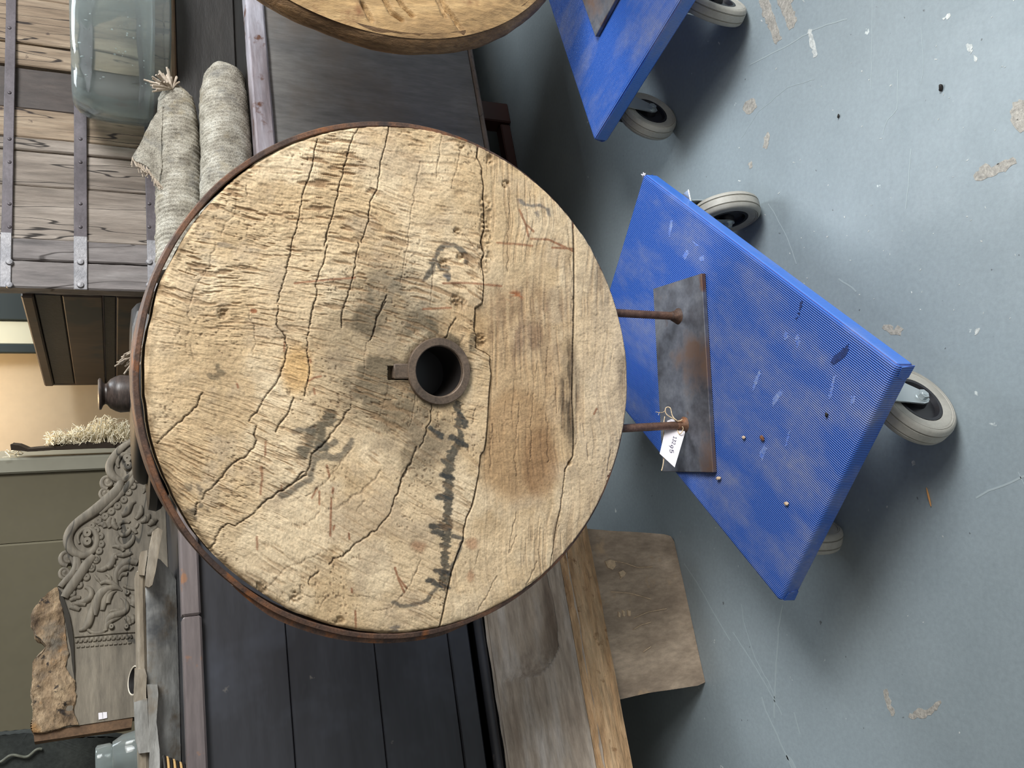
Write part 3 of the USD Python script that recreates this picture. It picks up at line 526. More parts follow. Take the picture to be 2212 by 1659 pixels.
    st5 = Zm([[(1470, 1120), (1400, 1230), (1380, 1320), (1370, 1420), (1280, 1470), (1140, 1555)], [(1400, 1250), (1500, 1230), (1590, 1260), (1640, 1200), (1700, 1110)], [(1240, 1040), (1380, 1020)], [(1490, 1170), (1560, 1130)]], *z3)
    mixc(1 - ss(dist(st5, 2) + (nz(14, 8, 74) - .5) * 8, 4, 9), (104, 96, 82), .8)
    st6 = Zm([[(420, 1310), (490, 1230), (500, 1160), (545, 1080), (600, 1020), (700, 1045), (765, 1110), (770, 1160)], [(520, 1150), (560, 1210), (620, 1210)], [(610, 1240), (615, 1300)]], *z2)
    mixc(1 - ss(dist(st6, 2) + (nz(9, 9, 75) - .5) * 8, 3.5, 8), (88, 84, 76), .85)
    st7 = Zm([[(1650, 1115), (1750, 1140), (1850, 1115), (1930, 1100), (1960, 1050), (2010, 980)]], *z5)
    mixc(1 - ss(dist(st7, 2) + (nz(9, 9, 76) - .5) * 5, 2.5, 6.5), (82, 78, 70), .8)
    st8 = Zm([[(1640, 1310), (1700, 1300)], [(1640, 1340), (1680, 1330)]], *z5) + Zm([[(1195, 680), (1260, 710), (1340, 720), (1420, 750), (1430, 790)], [(590, 1270), (615, 1290)], [(1320, 780), (1330, 790)]], *z2)
    mixc(1 - ss(dist(st8, 2) + (nz(7, 7, 77) - .5) * 7, 2, 6), (112, 108, 104), .8)
    st9 = Zm([[(490, 170), (510, 220), (480, 280)], [(820, 280), (800, 380)], [(620, 280), (700, 320)]], *z4) + [[(930, 690), (940, 720)], [(470, 790), (480, 808)], [(455, 812), (470, 815)]]
    mixc(1 - ss(dist(st9, 2) + (nz(9, 9, 78) - .5) * 8, 4, 10), (94, 86, 68), .7)
    # red-brown scratches
    red = Zm([[(1240, 1335), (1480, 1310), (1720, 1290)]], *z1) + Zm([[(580, 1335), (760, 1332), (930, 1345), (1050, 1355)], [(1010, 1010), (1150, 1020), (1290, 1035)], [(1280, 980), (1420, 985), (1620, 1080)], [(1450, 1050), (1620, 1060)], [(1190, 750), (1240, 870), (1260, 960)], [(1250, 870), (1300, 920)], [(420, 1540), (640, 1530)]], *z2) + Zm([[(610, 30), (612, 110), (600, 250)], [(1165, 280), (1160, 420), (1155, 580)], [(1670, 835), (1700, 930), (1745, 1030)], [(1700, 915), (1765, 1000)], [(1355, 1180), (1362, 1320)], [(1130, 20), (1150, 110)], [(1070, 230), (1070, 330)], [(1050, 205), (1010, 280)], [(1300, 560), (1305, 605)], [(570, 590), (575, 690)], [(1180, 200), (1175, 240)], [(765, 180), (768, 215)], [(1325, 1000), (1328, 1030)], [(1190, 500), (1180, 530)]], *z5) + Zm([[(970, 1330), (985, 1430)], [(1010, 1120), (1005, 1230)], [(1365, 470), (1370, 490)], [(780, 660), (790, 690)], [(1395, 700), (1400, 740)], [(1350, 640), (1400, 610), (1450, 600)], [(900, 70), (930, 85)], [(1160, 330), (1155, 400)]], *z3) + Zm([[(1780, 900), (1800, 860)]], *z4)
    mixc(1 - ss(dist(red, 1.2, False) + (nz(6, 6, 79) - .5) * 2, 1.3, 3.4), (140, 88, 58), .8)
    mixc((1 - ss(np.hypot((X - 1115) / 26, (Y - 640) / 16), .4, 1)) * ss(nz(14, 6, 80), .4, .6), (168, 98, 56), .8)
    mixc((1 - ss(np.hypot((X - 1020 + wx) / 20, (Y - 1175 + wy) / 18), .4, 1)) + (1 - ss(np.hypot((X - 1018 + wx) / 12, (Y - 1245 + wy) / 20), .3, 1)) + (1 - ss(np.hypot((X - 905 + wx) / 26, (Y - 1180 + wy) / 18), .3, 1)), (160, 112, 80), .6)
    mixc(1 - ss(np.hypot((X - 548) / 9, (Y - 672) / 6), .7, 1), (150, 96, 62), .9)
    # grime that has settled in the tool marks, cracks and worm holes
    mixc(stroke, (146, 114, 80), .6)
    mixc(pits, (104, 82, 60), .6)
    mixc(worm + knot, (120, 94, 62), .5)
    mixc(np.exp(-(dd / (1.25 * cw)) ** 2), (44, 33, 26), .92)
    mixc(np.exp(-(df / 1.0) ** 2), (84, 64, 48), .62)
    mixc(np.exp(-(dj / (1.5 * cw)) ** 2), (38, 29, 23), .9)
    mixc((1 - ss(rh, 68, 84)) * ss(nz(20, 20, 81), .25, .55), (100, 88, 70), .75)
    mixc(slot, (96, 84, 66), .8)
    mixc(ss(r01, .965, .995) * ss(nz(26, 26, 82), .3, .6) * (X < 1120), (122, 100, 70), .7)
    # ---- split into the three planks, each with its own sides and back
    P = P + W.n * h[:, None]
    i = np.arange(n * n).reshape(n, n)
    q = np.stack([i[:-1, :-1], i[1:, :-1], i[1:, 1:], i[:-1, 1:]], -1).reshape(-1, 4)
    f = np.vstack([q[:, [0, 1, 2]], q[:, [0, 2, 3]]])
    nn = np.cross(P[f[0, 1]] - P[f[0, 0]], P[f[0, 2]] - P[f[0, 0]])
    if nn @ W.n < 0: f = f[:, ::-1]
    hole = np.hypot(X - hubx, Y - huby) < 58
    f = f[~hole[f].any(1)]
    kind = np.where(g1 < 0, 0, np.where(g2 < 0, 1, 2))[f].min(1)
    for k in range(3):
        fk = f[kind == k]; use, inv = np.unique(fk, return_inverse=True)
        fk = inv.reshape(-1, 3); vk, ck = P[use], col[use]
        e = np.sort(np.vstack([fk[:, [0, 1]], fk[:, [1, 2]], fk[:, [2, 0]]]), 1)
        eo = np.vstack([fk[:, [0, 1]], fk[:, [1, 2]], fk[:, [2, 0]]])
        _, ix, ct = np.unique(e, axis=0, return_index=True, return_counts=True)
        be = eo[ix[ct == 1]]
        b, binv = np.unique(be, return_inverse=True); be2 = binv.reshape(-1, 2); m0 = len(vk)
        ring = vk[b]; back = ring - W.n * 0.072
        vk = np.vstack([vk, ring, back]); ck = np.vstack([ck, np.tile(C(140, 116, 86), (2 * len(b), 1))])
        fs = np.vstack([np.stack([m0 + be2[:, 1], m0 + be2[:, 0], m0 + len(b) + be2[:, 0]], 1), np.stack([m0 + be2[:, 1], m0 + len(b) + be2[:, 0], m0 + len(b) + be2[:, 1]], 1)])
        part('plank', trimesh.Trimesh(vk, np.vstack([fk, fs]), process=False), WOODFACE, wheel, smooth=True, color=ck)
build_face()
_hu, _hv = W.uv(948, 802)
from shapely.geometry import Point
wb = trimesh.creation.extrude_polygon(Point(0, 0).buffer(R - .006, 48).difference(Point(_hu, _hv).buffer(0.0535, 24)), 0.0025, engine='earcut'); wb.apply_translation([0, 0, -.0725])
part('wheel_back', put(wb, W.M()), WHEELSIDE, wheel, smooth=30)
hub_u, hub_v = W.uv(948, 802)
HF = W.M().copy(); HF[:3, :2] *= 1.11; HF[:3, 3] = W.p + hub_u * W.e1 + hub_v * W.e2
hubm = lathe([(0.037, -0.085), (0.0492, -0.085), (0.0492, 0.0030), (0.0482, 0.0050), (0.0384, 0.0054), (0.037, 0.0040), (0.037, -0.085)], 72)
hub = part('hub_bush', put(rough(hubm, 0.01, 0.0003, 90, 1), HF), HUBIRON, wheel, smooth=40, label='dark iron hub bush')
part('bore_lining', put(lathe([(0.0368, -0.080), (0.0371, -0.080), (0.0371, -0.004), (0.0368, -0.004), (0.0368, -0.080)], 48), HF), CUPDARK, hub, smooth=60)
part('bore_end', put(move(trimesh.creation.cylinder(0.0372, 0.004, sections=40), 0, 0, -0.083), HF), BLACKPLASTIC, hub)
lug = box(0.022, 0.024, 0.03, 0.002); lug.apply_translation([0, 0.058, -0.0120])
part('hub_key', put(lug, HF), HUBIRON, hub)
# the loose iron tyre, its rim showing past the wood at the top
TF = W.M().copy(); TF[:3, 3] = W.p + W.e2 * 0.0085 - W.e1 * 0.002
Rt = R + 0.0068
tw = np.linspace(0, 2 * np.pi, 241)
tm = lathe([(Rt - 0.008, -0.076), (Rt, -0.078), (Rt + 0.0005, -0.040), (Rt, -0.006), (Rt - 0.0015, -0.0035), (Rt - 0.0075, -0.003), (Rt - 0.009, -0.0045), (Rt - 0.008, -0.076)], 240)
tm.vertices = tm.vertices * (1 + (meshkit.fbm(tm.vertices * 14, 3, 8)[:, None] - .5) * [[0.006, 0.006, 0.02]])
tyre = part('iron_tyre', put(tm, TF), RUST, wheel, smooth=40, label='rusty iron tyre')
# lapped end of the tyre
def lap(a0, a1, r0, r1, z0, z1, n=60):
    a = np.radians(np.linspace(a0, a1, n)); k = np.minimum(1, np.minimum(np.arange(n), np.arange(n)[::-1]) / 10)
    ro = r0 + (r1 - r0) * k
    V = np.vstack([np.stack([np.cos(a) * r, np.sin(a) * r, np.full(n, z)], 1) for r, z in ((np.full(n, r0 - .001), z0), (ro, z0), (ro, z1), (np.full(n, r0 - .001), z1))])
    Fc = []
    for j in range(4):
        for i in range(n - 1):
            p, q = j * n + i, ((j + 1) % 4) * n + i; Fc += [(p, q, q + 1), (p, q + 1, p + 1)]
    Fc += [(0, 2 * n, n), (0, 3 * n, 2 * n), (n - 1, 2 * n - 1, 3 * n - 1), (n - 1, 3 * n - 1, 4 * n - 1)]
    m = trimesh.Trimesh(V, Fc, process=False); m.fix_normals(); return m
part('lapped_end', put(lap(137, 196, Rt, Rt + 0.0075, -0.062, -0.012), TF), RUST, tyre)
# stand: two rods welded to an iron plate lying on the dolly
PY = 0.0753; pe1 = np.array([math.cos(PY), math.sin(PY), 0]); pe2 = np.array([-math.sin(PY), math.cos(PY), 0]); PC = np.array([0.0118, 1.3938, 0.1955])
BF = frame(PC, pe1, [0, 0, 1])
plate = part('base_plate', put(move(rough(box(0.3653, 0.1601, 0.0095, 0.001), 0.03, 0.0002, 30, 2), 0, 0, 0.00475), BF), PLATEIRON, wheel, smooth=30, label='blue-grey iron base plate with rust stains')
for r1, tilt in ((0.1149, 0.006), (-0.0936, -0.004)):
    b = PC + pe1 * r1 + [0, 0, 0.009]; t = b + np.array([0, 0, 0.26]) + pe1 * tilt
    rod = part('rod', tube([b, b + (t - b) * .5, t], 0.0076, 20), RODIRON, wheel, smooth=60)
    wm_ = lathe([(0.0165, 0), (0.0135, 0.004), (0.0105, 0.009), (0.0088, 0.016), (0.0072, 0.019)], 20)
    wm_ = rough(wm_, 0.005, 0.0022, 110, 4); wm_.apply_translation(b)
    part('weld', wm_, RUST, rod, smooth=60)

# ================================================================== THE TWO BLUE DOLLIES
def caster(parent, xy, out, back, n=None):
    """A swivel caster standing at xy; out = heading of its bolt, back = +1 or -1: which way its swivel lies along the rolling direction."""
    o = np.array([math.cos(math.radians(out)), math.sin(math.radians(out)), 0]); t = np.array([-o[1], o[0], 0]) * back
    c = np.array([xy[0], xy[1], 0.068]); WF = frame(c, [0, 0, 1], o)
    top = c + t * 0.034; TFm = frame([top[0], top[1], 0], t, [0, 0, 1])
    side = [(0.062, 0.074), (0.062, 0.090), (0.058, 0.096), (-0.005, 0.096), (-0.008, 0.090), (-0.006, 0.075)]
    arms = []
    for sgn in (-1, 1):
        # in the frame (t, z): wide at the top, narrow at the axle
        pts = [(-0.012, -0.006), (-0.006, -0.013), (0.006, -0.013), (0.013, -0.006), (0.034 + 0.030, 0.072), (0.034 + 0.030, 0.086), (0.034 - 0.036, 0.086), (0.034 - 0.040, 0.070), (-0.014, 0.004)]
        Mx = np.eye(4); Mx[:3, 0], Mx[:3, 1], Mx[:3, 2] = t, [0, 0, 1], np.cross(t, [0, 0, 1]); Mx[:3, 3] = c + o * sgn * 0.0215 + Mx[:3, 2] * 0.0013
        arms.append(prism(pts, Mx, 0.0026))
    crown = move(box(0.066, 0.046, 0.005, 0.0015), 0.0, 0, 0.1475)
    ring = move(lathe([(0.024, 0), (0.027, 0.002), (0.027, 0.006), (0.022, 0.008), (0, 0.008)], 24), 0, 0, 0.149)
    pl = move(box(0.095, 0.078, 0.004, 0.001), 0, 0, 0.158)
    fork = part('caster', cat_(*arms, put(crown, TFm), put(ring, TFm), put(pl, TFm)), ZINC, parent, smooth=30, label='zinc caster fork with grey wheel')
    prof = [(0.0385, -0.0145), (0.050, -0.0165), (0.0522, -0.0155), (0.0530, -0.0168), (0.0546, -0.0166), (0.0550, -0.0156), (0.0558, -0.0168), (0.058, -0.0160), (0.0606, -0.0135), (0.0622, -0.0085), (0.0600, -0.0075), (0.0600, -0.0065), (0.0625, -0.0058), (0.0625, 0.0058), (0.0600, 0.0065), (0.0600, 0.0075), (0.0622, 0.0085), (0.0606, 0.0135), (0.058, 0.0160), (0.0558, 0.0168), (0.0550, 0.0156), (0.0546, 0.0166), (0.0530, 0.0168), (0.0522, 0.0155), (0.050, 0.0165), (0.0385, 0.0145), (0.0385, -0.0145)]
    prof = [(r * 0.068 / 0.0625, z * 1.06) for r, z in prof]
    part('rubber_tyre', put(lathe(prof, 64), WF), TYREGREY, fork, smooth=40)
    hp = [(r * 1.06, z * 1.06) for r, z in [(0.008, -0.0185), (0.013, -0.0185), (0.0145, -0.010), (0.031, -0.008), (0.034, -0.0145), (0.0388, -0.0148), (0.0388, 0.0148), (0.034, 0.0145), (0.031, 0.008), (0.0145, 0.010), (0.013, 0.0185), (0.008, 0.0185), (0.008, -0.0185)]]
    part('wheel_hub', put(lathe(hp, 48), WF), BLACKPLASTIC, fork, smooth=40)
    bolt = cat_(move(trimesh.creation.cylinder(0.0045, 0.062), 0, 0, 0), move(trimesh.creation.cylinder(0.0085, 0.0075, sections=6), 0, 0, 0.0265), move(trimesh.creation.cylinder(0.0085, 0.0075, sections=6), 0, 0, -0.0265), move(trimesh.creation.cylinder(0.0105, 0.0015, sections=24), 0, 0, 0.0232))
    part('axle_bolt', put(bolt, WF), ZINC, fork, smooth=30)
def dolly(label, c, yaw_, a, b, casters, frays):
    d = thing('platform_dolly', label, 'dolly', (c[0], c[1], 0), yaw_, 'blue platform dollies')
    m = rbox(a, b, 0.036, 0.008)
    deck = part('deck', move(m, 0, 0, 0.177), VINYL, d, smooth=50, local=True, label='blue ribbed vinyl deck')
    for sx, sy in ((1, -1), (-1, -1), (1, 1), (-1, 1)):
        fl = Polygon([(0, 0), (0.020, 0.001), (0.023, 0.009), (0.019, 0.022), (0.003, 0.024)])
        f = trimesh.creation.extrude_polygon(fl, 0.0016, engine='earcut'); f.apply_transform(frame([0, 0, 0], [1, 0, 0], [0, -1, 0]))
        f.apply_scale([-sx, 1, 1]) if sx > 0 else None
        f.apply_transform(trimesh.transformations.rotation_matrix(0 if sy < 0 else math.pi, [0, 0, 1])) if sx < 0 or sy < 0 else f.apply_transform(trimesh.transformations.rotation_matrix(math.pi, [0, 0, 1]))
        bx = np.array([sx * (a / 2 - 0.001), sy * (b / 2 + 0.0003), 0.1625])
        f.apply_translation(bx - [f.bounds[1][0] if sx > 0 else f.bounds[0][0], f.bounds[:, 1].mean(), 0]); f.fix_normals()
        part('corner_fold', f, VINYL, deck, local=True)
    for sx, sy in frays:
        r = np.random.default_rng(5); bits = [tube(np.array([sx * (a / 2 - .001), sy * (b / 2 - .001), .1945]) + np.cumsum(np.vstack([[0, 0, 0], r.normal(0, .0016, (4, 3))]), 0), .0009, 5) for _ in range(9)]
        part('frayed_corner', cat_(*bits), PAPER, deck, local=True, kind='stuff')
    for xy, out, back in casters: caster(d, xy, out, back)
    return d
d1 = dolly('blue vinyl-topped dolly carrying the large cart wheel', (0.0325, 1.3376), -0.57, 0.4591, 0.7591,
      [((-0.040, 0.982), -50, 1), ((0.338, 1.430), 196, -1), ((-0.272, 1.222), -12, -1), ((0.085, 1.69), 30, 1)], [(1, 1)])
def on_deck(pts, seed, h=0.0004):
    r = np.random.default_rng(seed); P = np.array([at_z(x, y, .1952)[:2] for x, y in pts]); P = smoothline(np.vstack([P, P[:1]]), .003)[:-1]; P = P + r.normal(0, .0007, P.shape)
    pg = Polygon(P).buffer(0); pg = pg if pg.geom_type == 'Polygon' else max(pg.geoms, key=lambda g: g.area)
    return move(trimesh.creation.extrude_polygon(pg, h, engine='earcut'), 0, 0, .1951)
part('dark_stain', on_deck([(1794, 783), (1802, 768), (1814, 760), (1826, 748), (1834, 744), (1832, 758), (1824, 772), (1808, 784), (1798, 788)], 1), look('dark_deck_stain', [(0.3, lin(24, 44, 92)), (0.7, lin(32, 58, 116))], freq=90, rough_=.4), d1 + '/deck', smooth=False, label='dark oily stain')
part('dark_stain', cat_(*[on_deck(q, 5 + n) for n, q in enumerate([[(1728, 652), (1734, 650), (1732, 664), (1726, 672)], [(1724, 676), (1730, 672), (1727, 684)], [(1719, 686), (1724, 684), (1720, 694)]])]), M_('dark_deck_stain'), d1 + '/deck', smooth=False)
sc_ = [[(1448, 478), (1453, 476), (1452, 492), (1446, 514), (1444, 500)], [(1496, 520), (1504, 524), (1510, 534), (1502, 530)], [(1474, 552), (1484, 540), (1488, 548), (1480, 562)], [(1510, 556), (1520, 552), (1522, 562), (1514, 566)], [(1800, 812), (1806, 810), (1798, 850), (1792, 866), (1790, 856)], [(1838, 856), (1848, 852), (1846, 872), (1838, 874)], [(1692, 720), (1700, 716), (1704, 728), (1696, 734)], [(1718, 728), (1724, 722), (1728, 742), (1722, 752)], [(1630, 820), (1640, 800), (1644, 806), (1632, 836), (1624, 850)], [(1670, 860), (1684, 842), (1692, 848), (1676, 872), (1668, 880)], [(1640, 980), (1652, 960), (1656, 970), (1646, 996)], [(1702, 935), (1708, 930), (1700, 960), (1696, 966)]]
part('pale_scuff', cat_(*[on_deck(q, 20 + n, .0003) for n, q in enumerate(sc_)]), look('pale_deck_scuff', [(0.35, lin(70, 104, 186)), (0.65, lin(124, 142, 186))], freq=120, fine=500, fine_amt=.5, rough_=.5), d1 + '/deck', smooth=False, kind='stuff')
Y2 = math.radians(28.5); E1, E2 = np.array([math.cos(Y2), math.sin(Y2)]), np.array([math.sin(Y2), -math.cos(Y2)])
c2 = np.array([0.549, 1.736]) + E1 * 0.38 + E2 * 0.23
d2 = dolly('blue vinyl-topped dolly under the golden wooden disc at the picture edge', c2, Y2, 0.76, 0.46,
      [((0.612, 1.708), -54, 1), ((0.768, 1.462), -42, 1), ((1.2, 2.0), 20, 1), ((1.35, 1.75), -20, 1)], [(-1, -1)])

# ================================================================== THE SECOND DISC
pc = np.array([0.773, 1.706]) + E1 * 0.18 + E2 * 0.08
disc = thing('wooden_disc', 'thick golden wooden disc, cut by the picture edge, on the second dolly', 'wooden disc', (pc[0], pc[1], 0.1957))
DP = Plane(15.0, (pc[0], pc[1], 0.0)); DB = Plane(15.0, (*(pc - np.array([DP.n[0], DP.n[1]]) * 0.03), 0.0))
sil = np.array([DB.uv(*q) for q in [(600, 40), (720, 95), (850, 118), (955, 125), (1020, 117), (1100, 75)]])
A_ = np.c_[2 * sil, np.ones(len(sil))]; sol = np.linalg.lstsq(A_, (sil ** 2).sum(1), rcond=None)[0]
du, dv = sol[:2]; Rd = math.sqrt(sol[2] + du * du + dv * dv)
DF = DB.M(); DF[:3, 3] = DB.p + du * DB.e1 + dv * DB.e2
rim = lathe([(0.0, 0), (Rd - 0.02, 0.0), (Rd - 0.006, 0.004), (Rd, 0.014), (Rd + 0.001, 0.022), (Rd - 0.003, 0.034), (Rd - 0.009, 0.043), (Rd - 0.022, 0.050)], 96)
rim = rough(rim, 0.016, 0.007, 9, 21, (1, 1, .6))
rimp = part('disc_rim', put(rim, DF), DISCRIM, disc, smooth=True, label='dark brown worn rim')
nr, nt = 130, 640
rr_, tt_ = np.meshgrid(np.linspace(0, Rd - 0.012, nr), np.linspace(0, 2 * np.pi, nt), indexing='ij')
fx, fy = rr_ * np.cos(tt_), rr_ * np.sin(tt_)
q3 = np.stack([fx * 14 + fy * 6, fy * 5 - fx * 3, 0 * fx], -1)
CK = [[(950, -10), (958, 12), (975, 36), (990, 56), (1004, 74), (1022, 110)], [(826, -10), (838, 12), (846, 28), (868, 43)], [(856, -10), (870, 12), (890, 34)], [(940, -10), (950, 10), (962, 38)], [(784, 10), (794, 28), (802, 44)]]
CK += [[(a * math.cos(t0) * 1400 + 900, a * math.sin(t0) * 1400 - 330) for a in (.05, .12, .2)] for t0 in (2.4, 3.3, 4.4, 5.3)]
ckp = np.vstack([smoothline([np.array(DB.uv(*p, .05)) - [du, dv] for p in l], .003) for l in CK])
ckd = cKDTree(ckp).query(np.stack([fx.ravel() + .004 * (meshkit.noise(q3.reshape(-1, 3) * 9, 2) - .5), fy.ravel()], 1))[0].reshape(fx.shape)
fade = np.clip((Rd - .012 - rr_) / .03, 0, 1); fh = 0.0475 + .006 * fade + fade * ((meshkit.fbm(q3, 4, 30) - .5) * 0.012 - 0.022 * np.exp(-(ckd / 0.0035) ** 2))
V = np.stack([fx, fy, fh], -1).reshape(-1, 3); ii = np.arange(nr * nt).reshape(nr, nt)
qd = np.stack([ii[:-1, :-1], ii[1:, :-1], ii[1:, 1:], ii[:-1, 1:]], -1).reshape(-1, 4)
part('disc_face', put(trimesh.Trimesh(V, np.vstack([qd[:, [0, 1, 2]], qd[:, [0, 2, 3]]]), process=False), DF), DISCWOOD, disc, smooth=True, label='golden cracked face')
p2 = part('base_plate', put(move(box(0.36, 0.16, 0.0095, 0.001), 0, 0, 0.00475), frame([pc[0], pc[1], 0.1957], [*E1, 0], [0, 0, 1])), PLATEIRON, disc, smooth=30)
for k in (-0.09, 0.09):
    b = np.array([pc[0], pc[1], 0.2]) + DP.e1 * k * .66 - DP.n * 0.006
    part('rod', tube([b, b + [0, 0, DF[2, 3] - Rd * .6 - 0.2]], 0.0076, 16), RODIRON, disc, smooth=60)

# ================================================================== DARK CABINET ON THE LEFT, BENCH ON THE RIGHT
PL = Plane(21, (-0.5, 1.85))
def zl(x, y, off=0): return PL.uv(x, y, off)[1]
cab = thing('cabinet', 'long black-painted board cabinet with worn grey top rail behind the wheel', 'cabinet', (-0.5, 1.85, 0), math.radians(21))
def inL(u0, u1, d0, d1, z0, z1, b=0.003):
    """A box of the cabinet: along its front, behind its front plane, and up."""
    return put(boxf(u0, u1, d0, d1, z0, z1, b), np.array([[PL.e1[0], -PL.n[0], 0, PL.p[0]], [PL.e1[1], -PL.n[1], 0, PL.p[1]], [0, 0, 1, 0], [0, 0, 0, 1]]))
zt, zb = zl(396.5, 1400, .02), zl(437.5, 1400, .02)
ul, ur = -1.35, PL.uv(400, 690)[0]; us = PL.uv(415, 1330, .02)[0]
part('top_rail', rough(inL(us + 0.0008, ur, -0.020, 0.03, zb, zt, 0.004), 0.03, 0.0006, 20, 1), CABRAIL, cab, smooth=30)
part('top_rail', rough(inL(ul, us - 0.0008, -0.0215, 0.03, zb - 0.0006, zt + 0.0004, 0.004), 0.03, 0.0006, 20, 2), CABRAIL, cab, smooth=30)
part('top_board', inL(ul, ur, 0.031, 0.75, zt - 0.03, zt - 0.001), DARKCAB, cab)
zj = [zb + 0.004, zl(634, 1580), zl(815, 1440), zl(975, 1420), zl(1020, 1400)]
for k in range(3):
    part('front_board', inL(ul + 0.02, ur - 0.01, 0.002 + 0.0015 * k, 0.025, zj[k + 1] + 0.0009, zj[k] - 0.0009, 0.0018), DARKCAB, cab)
part('base_rail', inL(ul + 0.02, ur - 0.01, 0.008, 0.03, zj[4], zj[3] - 0.002, 0.003), DARKCAB, cab)
zm = (zl(1030, 1400) + zl(1048, 1400)) / 2
bead = tube([PL.p + PL.e1 * u + PL.n * 0.004 + np.array([0, 0, zm]) for u in np.linspace(ul + .02, ur - .01, 6)], 0.011, 14)
part('bead_moulding', bead, DARKCAB, cab, smooth=50)
part('bottom_board', inL(ul + 0.02, ur - 0.01, 0.012, 0.74, zl(1066, 1400), zl(1050, 1400), 0.003), DARKCAB, cab)
for u in (ul + 0.0, ur - 0.03): part('side_panel', inL(u, u + 0.03, 0.03, 0.74, zl(1060, 1400), zt - 0.031), DARKCAB, cab)
part('back_panel', inL(ul, ur, 0.73, 0.75, zl(1060, 1400), zt - 0.031), DARKCAB, cab)
for u in (ul + 0.03, ur - 0.09):
    for d in (0.12, 0.68): part('leg', inL(u, u + 0.06, d, d + 0.06, 0, zl(1066, 1400), 0.004), DARKCAB, cab)

PR = Plane(21, (0.55, 2.1))
def inR(u0, u1, d0, d1, z0, z1, b=0.003):
    return put(boxf(u0, u1, d0, d1, z0, z1, b), np.array([[PR.e1[0], -PR.n[0], 0, PR.p[0]], [PR.e1[1], -PR.n[1], 0, PR.p[1]], [0, 0, 1, 0], [0, 0, 0, 1]]))
bench = thing('bench', 'grey-brown board bench with pale worn rail, right of the wheel', 'bench', (0.55, 2.1, 0), math.radians(21))
rt, rb = PR.uv(545, 200, .012)[1], PR.uv(586, 200, .012)[1]; fb = PR.uv(1033, 200)[1]
bu0, bu1 = float((PL.p + PL.e1 * ur - PR.p) @ PR.e1) + 0.015, 1.9
part('top_rail', rough(inR(bu0, bu1, -0.012, 0.035, rb, rt, 0.004), 0.02, 0.0012, 26, 3), BENCHRAIL, bench, smooth=35, label='pale worn blue-grey rail')
part('front_board', rough(inR(bu0, bu1, 0.004, 0.028, fb + 0.006, rb + 0.004, 0.003), 0.05, 0.0008, 8, 4), BENCHFACE, bench, smooth=35)
part('bottom_edge', rough(inR(bu0, bu1, -0.002, 0.030, fb - 0.006, fb + 0.0065, 0.004), 0.012, 0.0012, 40, 5), BENCHEDGE, bench, smooth=35, label='pale chipped lower edge')
part('top_board', inR(bu0, bu1, 0.0355, 0.775, rt - 0.03, rt - 0.0005), PLINTH, bench)
part('end_panel', inR(bu1 + .001, bu1 + .03, 0.0, 0.80, 0.0, rt), BENCHFACE, bench)
part('back_board', inR(bu0, bu1, 0.78, 0.80, 0.02, rt - 0.031), PLINTH, bench)
lp = at_z(1101, 245, 0); lu, ld = (lp - PR.p) @ PR.e1, -(lp - PR.p) @ PR.n
for u in (lu - 0.035, bu1 - 0.1):
    for d in ((ld,) if u < 1 else (ld, 0.05)): part('leg', inR(u, u + 0.075, d, d + 0.06, 0.0, rt - 0.031, 0.004), REDWOOD, bench, label='dark red leg')
part('foot_bar', inR(bu0 - 0.1, lu - 0.0355, ld + 0.01, ld + 0.05, 0.0, 0.035, 0.004), REDWOOD, bench)

# ================================================================== TROUGH AND SLAB IN FRONT OF THE CABINET
PS = Plane(21, (-0.5, 1.668))
slab = thing('slab', 'thick brown scratched slab standing on the floor under the trough', 'slab', (*PS.at(1480, 1320)[:2], 0), math.radians(21))
sp = PS.poly([(1262, 1142), (1435, 1154), (1449, 1158), (1457, 1170), (1490, 1310), (1526, 1462), (1523, 1474), (1508, 1481), (1400, 1497), (1290, 1522)])
zmin = min(p[1] for p in sp)
sm = prism(sp, PS.M(), 0.10); sm = rough(sm, 0.014, 0.0018, 12, 6); sm.vertices[:, 2] = np.maximum(sm.vertices[:, 2], 0.0005)
sl = part('slab_body', sm, SLAB, slab, smooth=45)
marks = [[(1306, 1213), (1318, 1209), (1327, 1212), (1330, 1222), (1323, 1231), (1312, 1226)], [(1336, 1236), (1345, 1232), (1351, 1238), (1347, 1246), (1340, 1246)], [(1335, 1321), (1340, 1326), (1339, 1334), (1335, 1332)], [(1343, 1318), (1349, 1321), (1350, 1331), (1346, 1332)], [(1354, 1318), (1362, 1320), (1361, 1331), (1356, 1331)]]
part('pale_mark', cat_(*[prism(PS.poly(m), PS.M(0.0023), 0.002) for m in marks]), look('pale_slab_mark', [(0.3, lin(200, 174, 142)), (0.7, lin(222, 198, 166))], freq=40, rough_=0.85), sl, smooth=False, kind='stuff')
scr = [[(1327, 1212), (1350, 1216), (1378, 1226), (1410, 1224)], [(1319, 1278), (1360, 1281), (1385, 1288), (1406, 1294)], [(1368, 1360), (1385, 1350), (1406, 1344)], [(1390, 1408), (1406, 1397)], [(1370, 1335), (1400, 1322), (1440, 1315)], [(1345, 1245), (1340, 1250)]]
part('slab_scratch', cat_(*[tube([PS.at(*p, 0.0018) for p in smoothline(q, 6)], 0.0008, 5) for q in scr]), M_('pale_slab_mark'), sl, kind='stuff')

TP0 = Plane(21, (-0.5, 1.632))
fz_t, fz_b = TP0.uv(1262, 1400)[1], TP0.uv(1318, 1400)[1]
tr = thing('trough', 'hollowed grey-brown wooden trough leaning on the cabinet above the slab', 'trough', (*TP0.at(1300, 1400)[:2], 0), math.radians(21))
u0t, u1t = -1.05, TP0.uv(1230, 1085)[0]
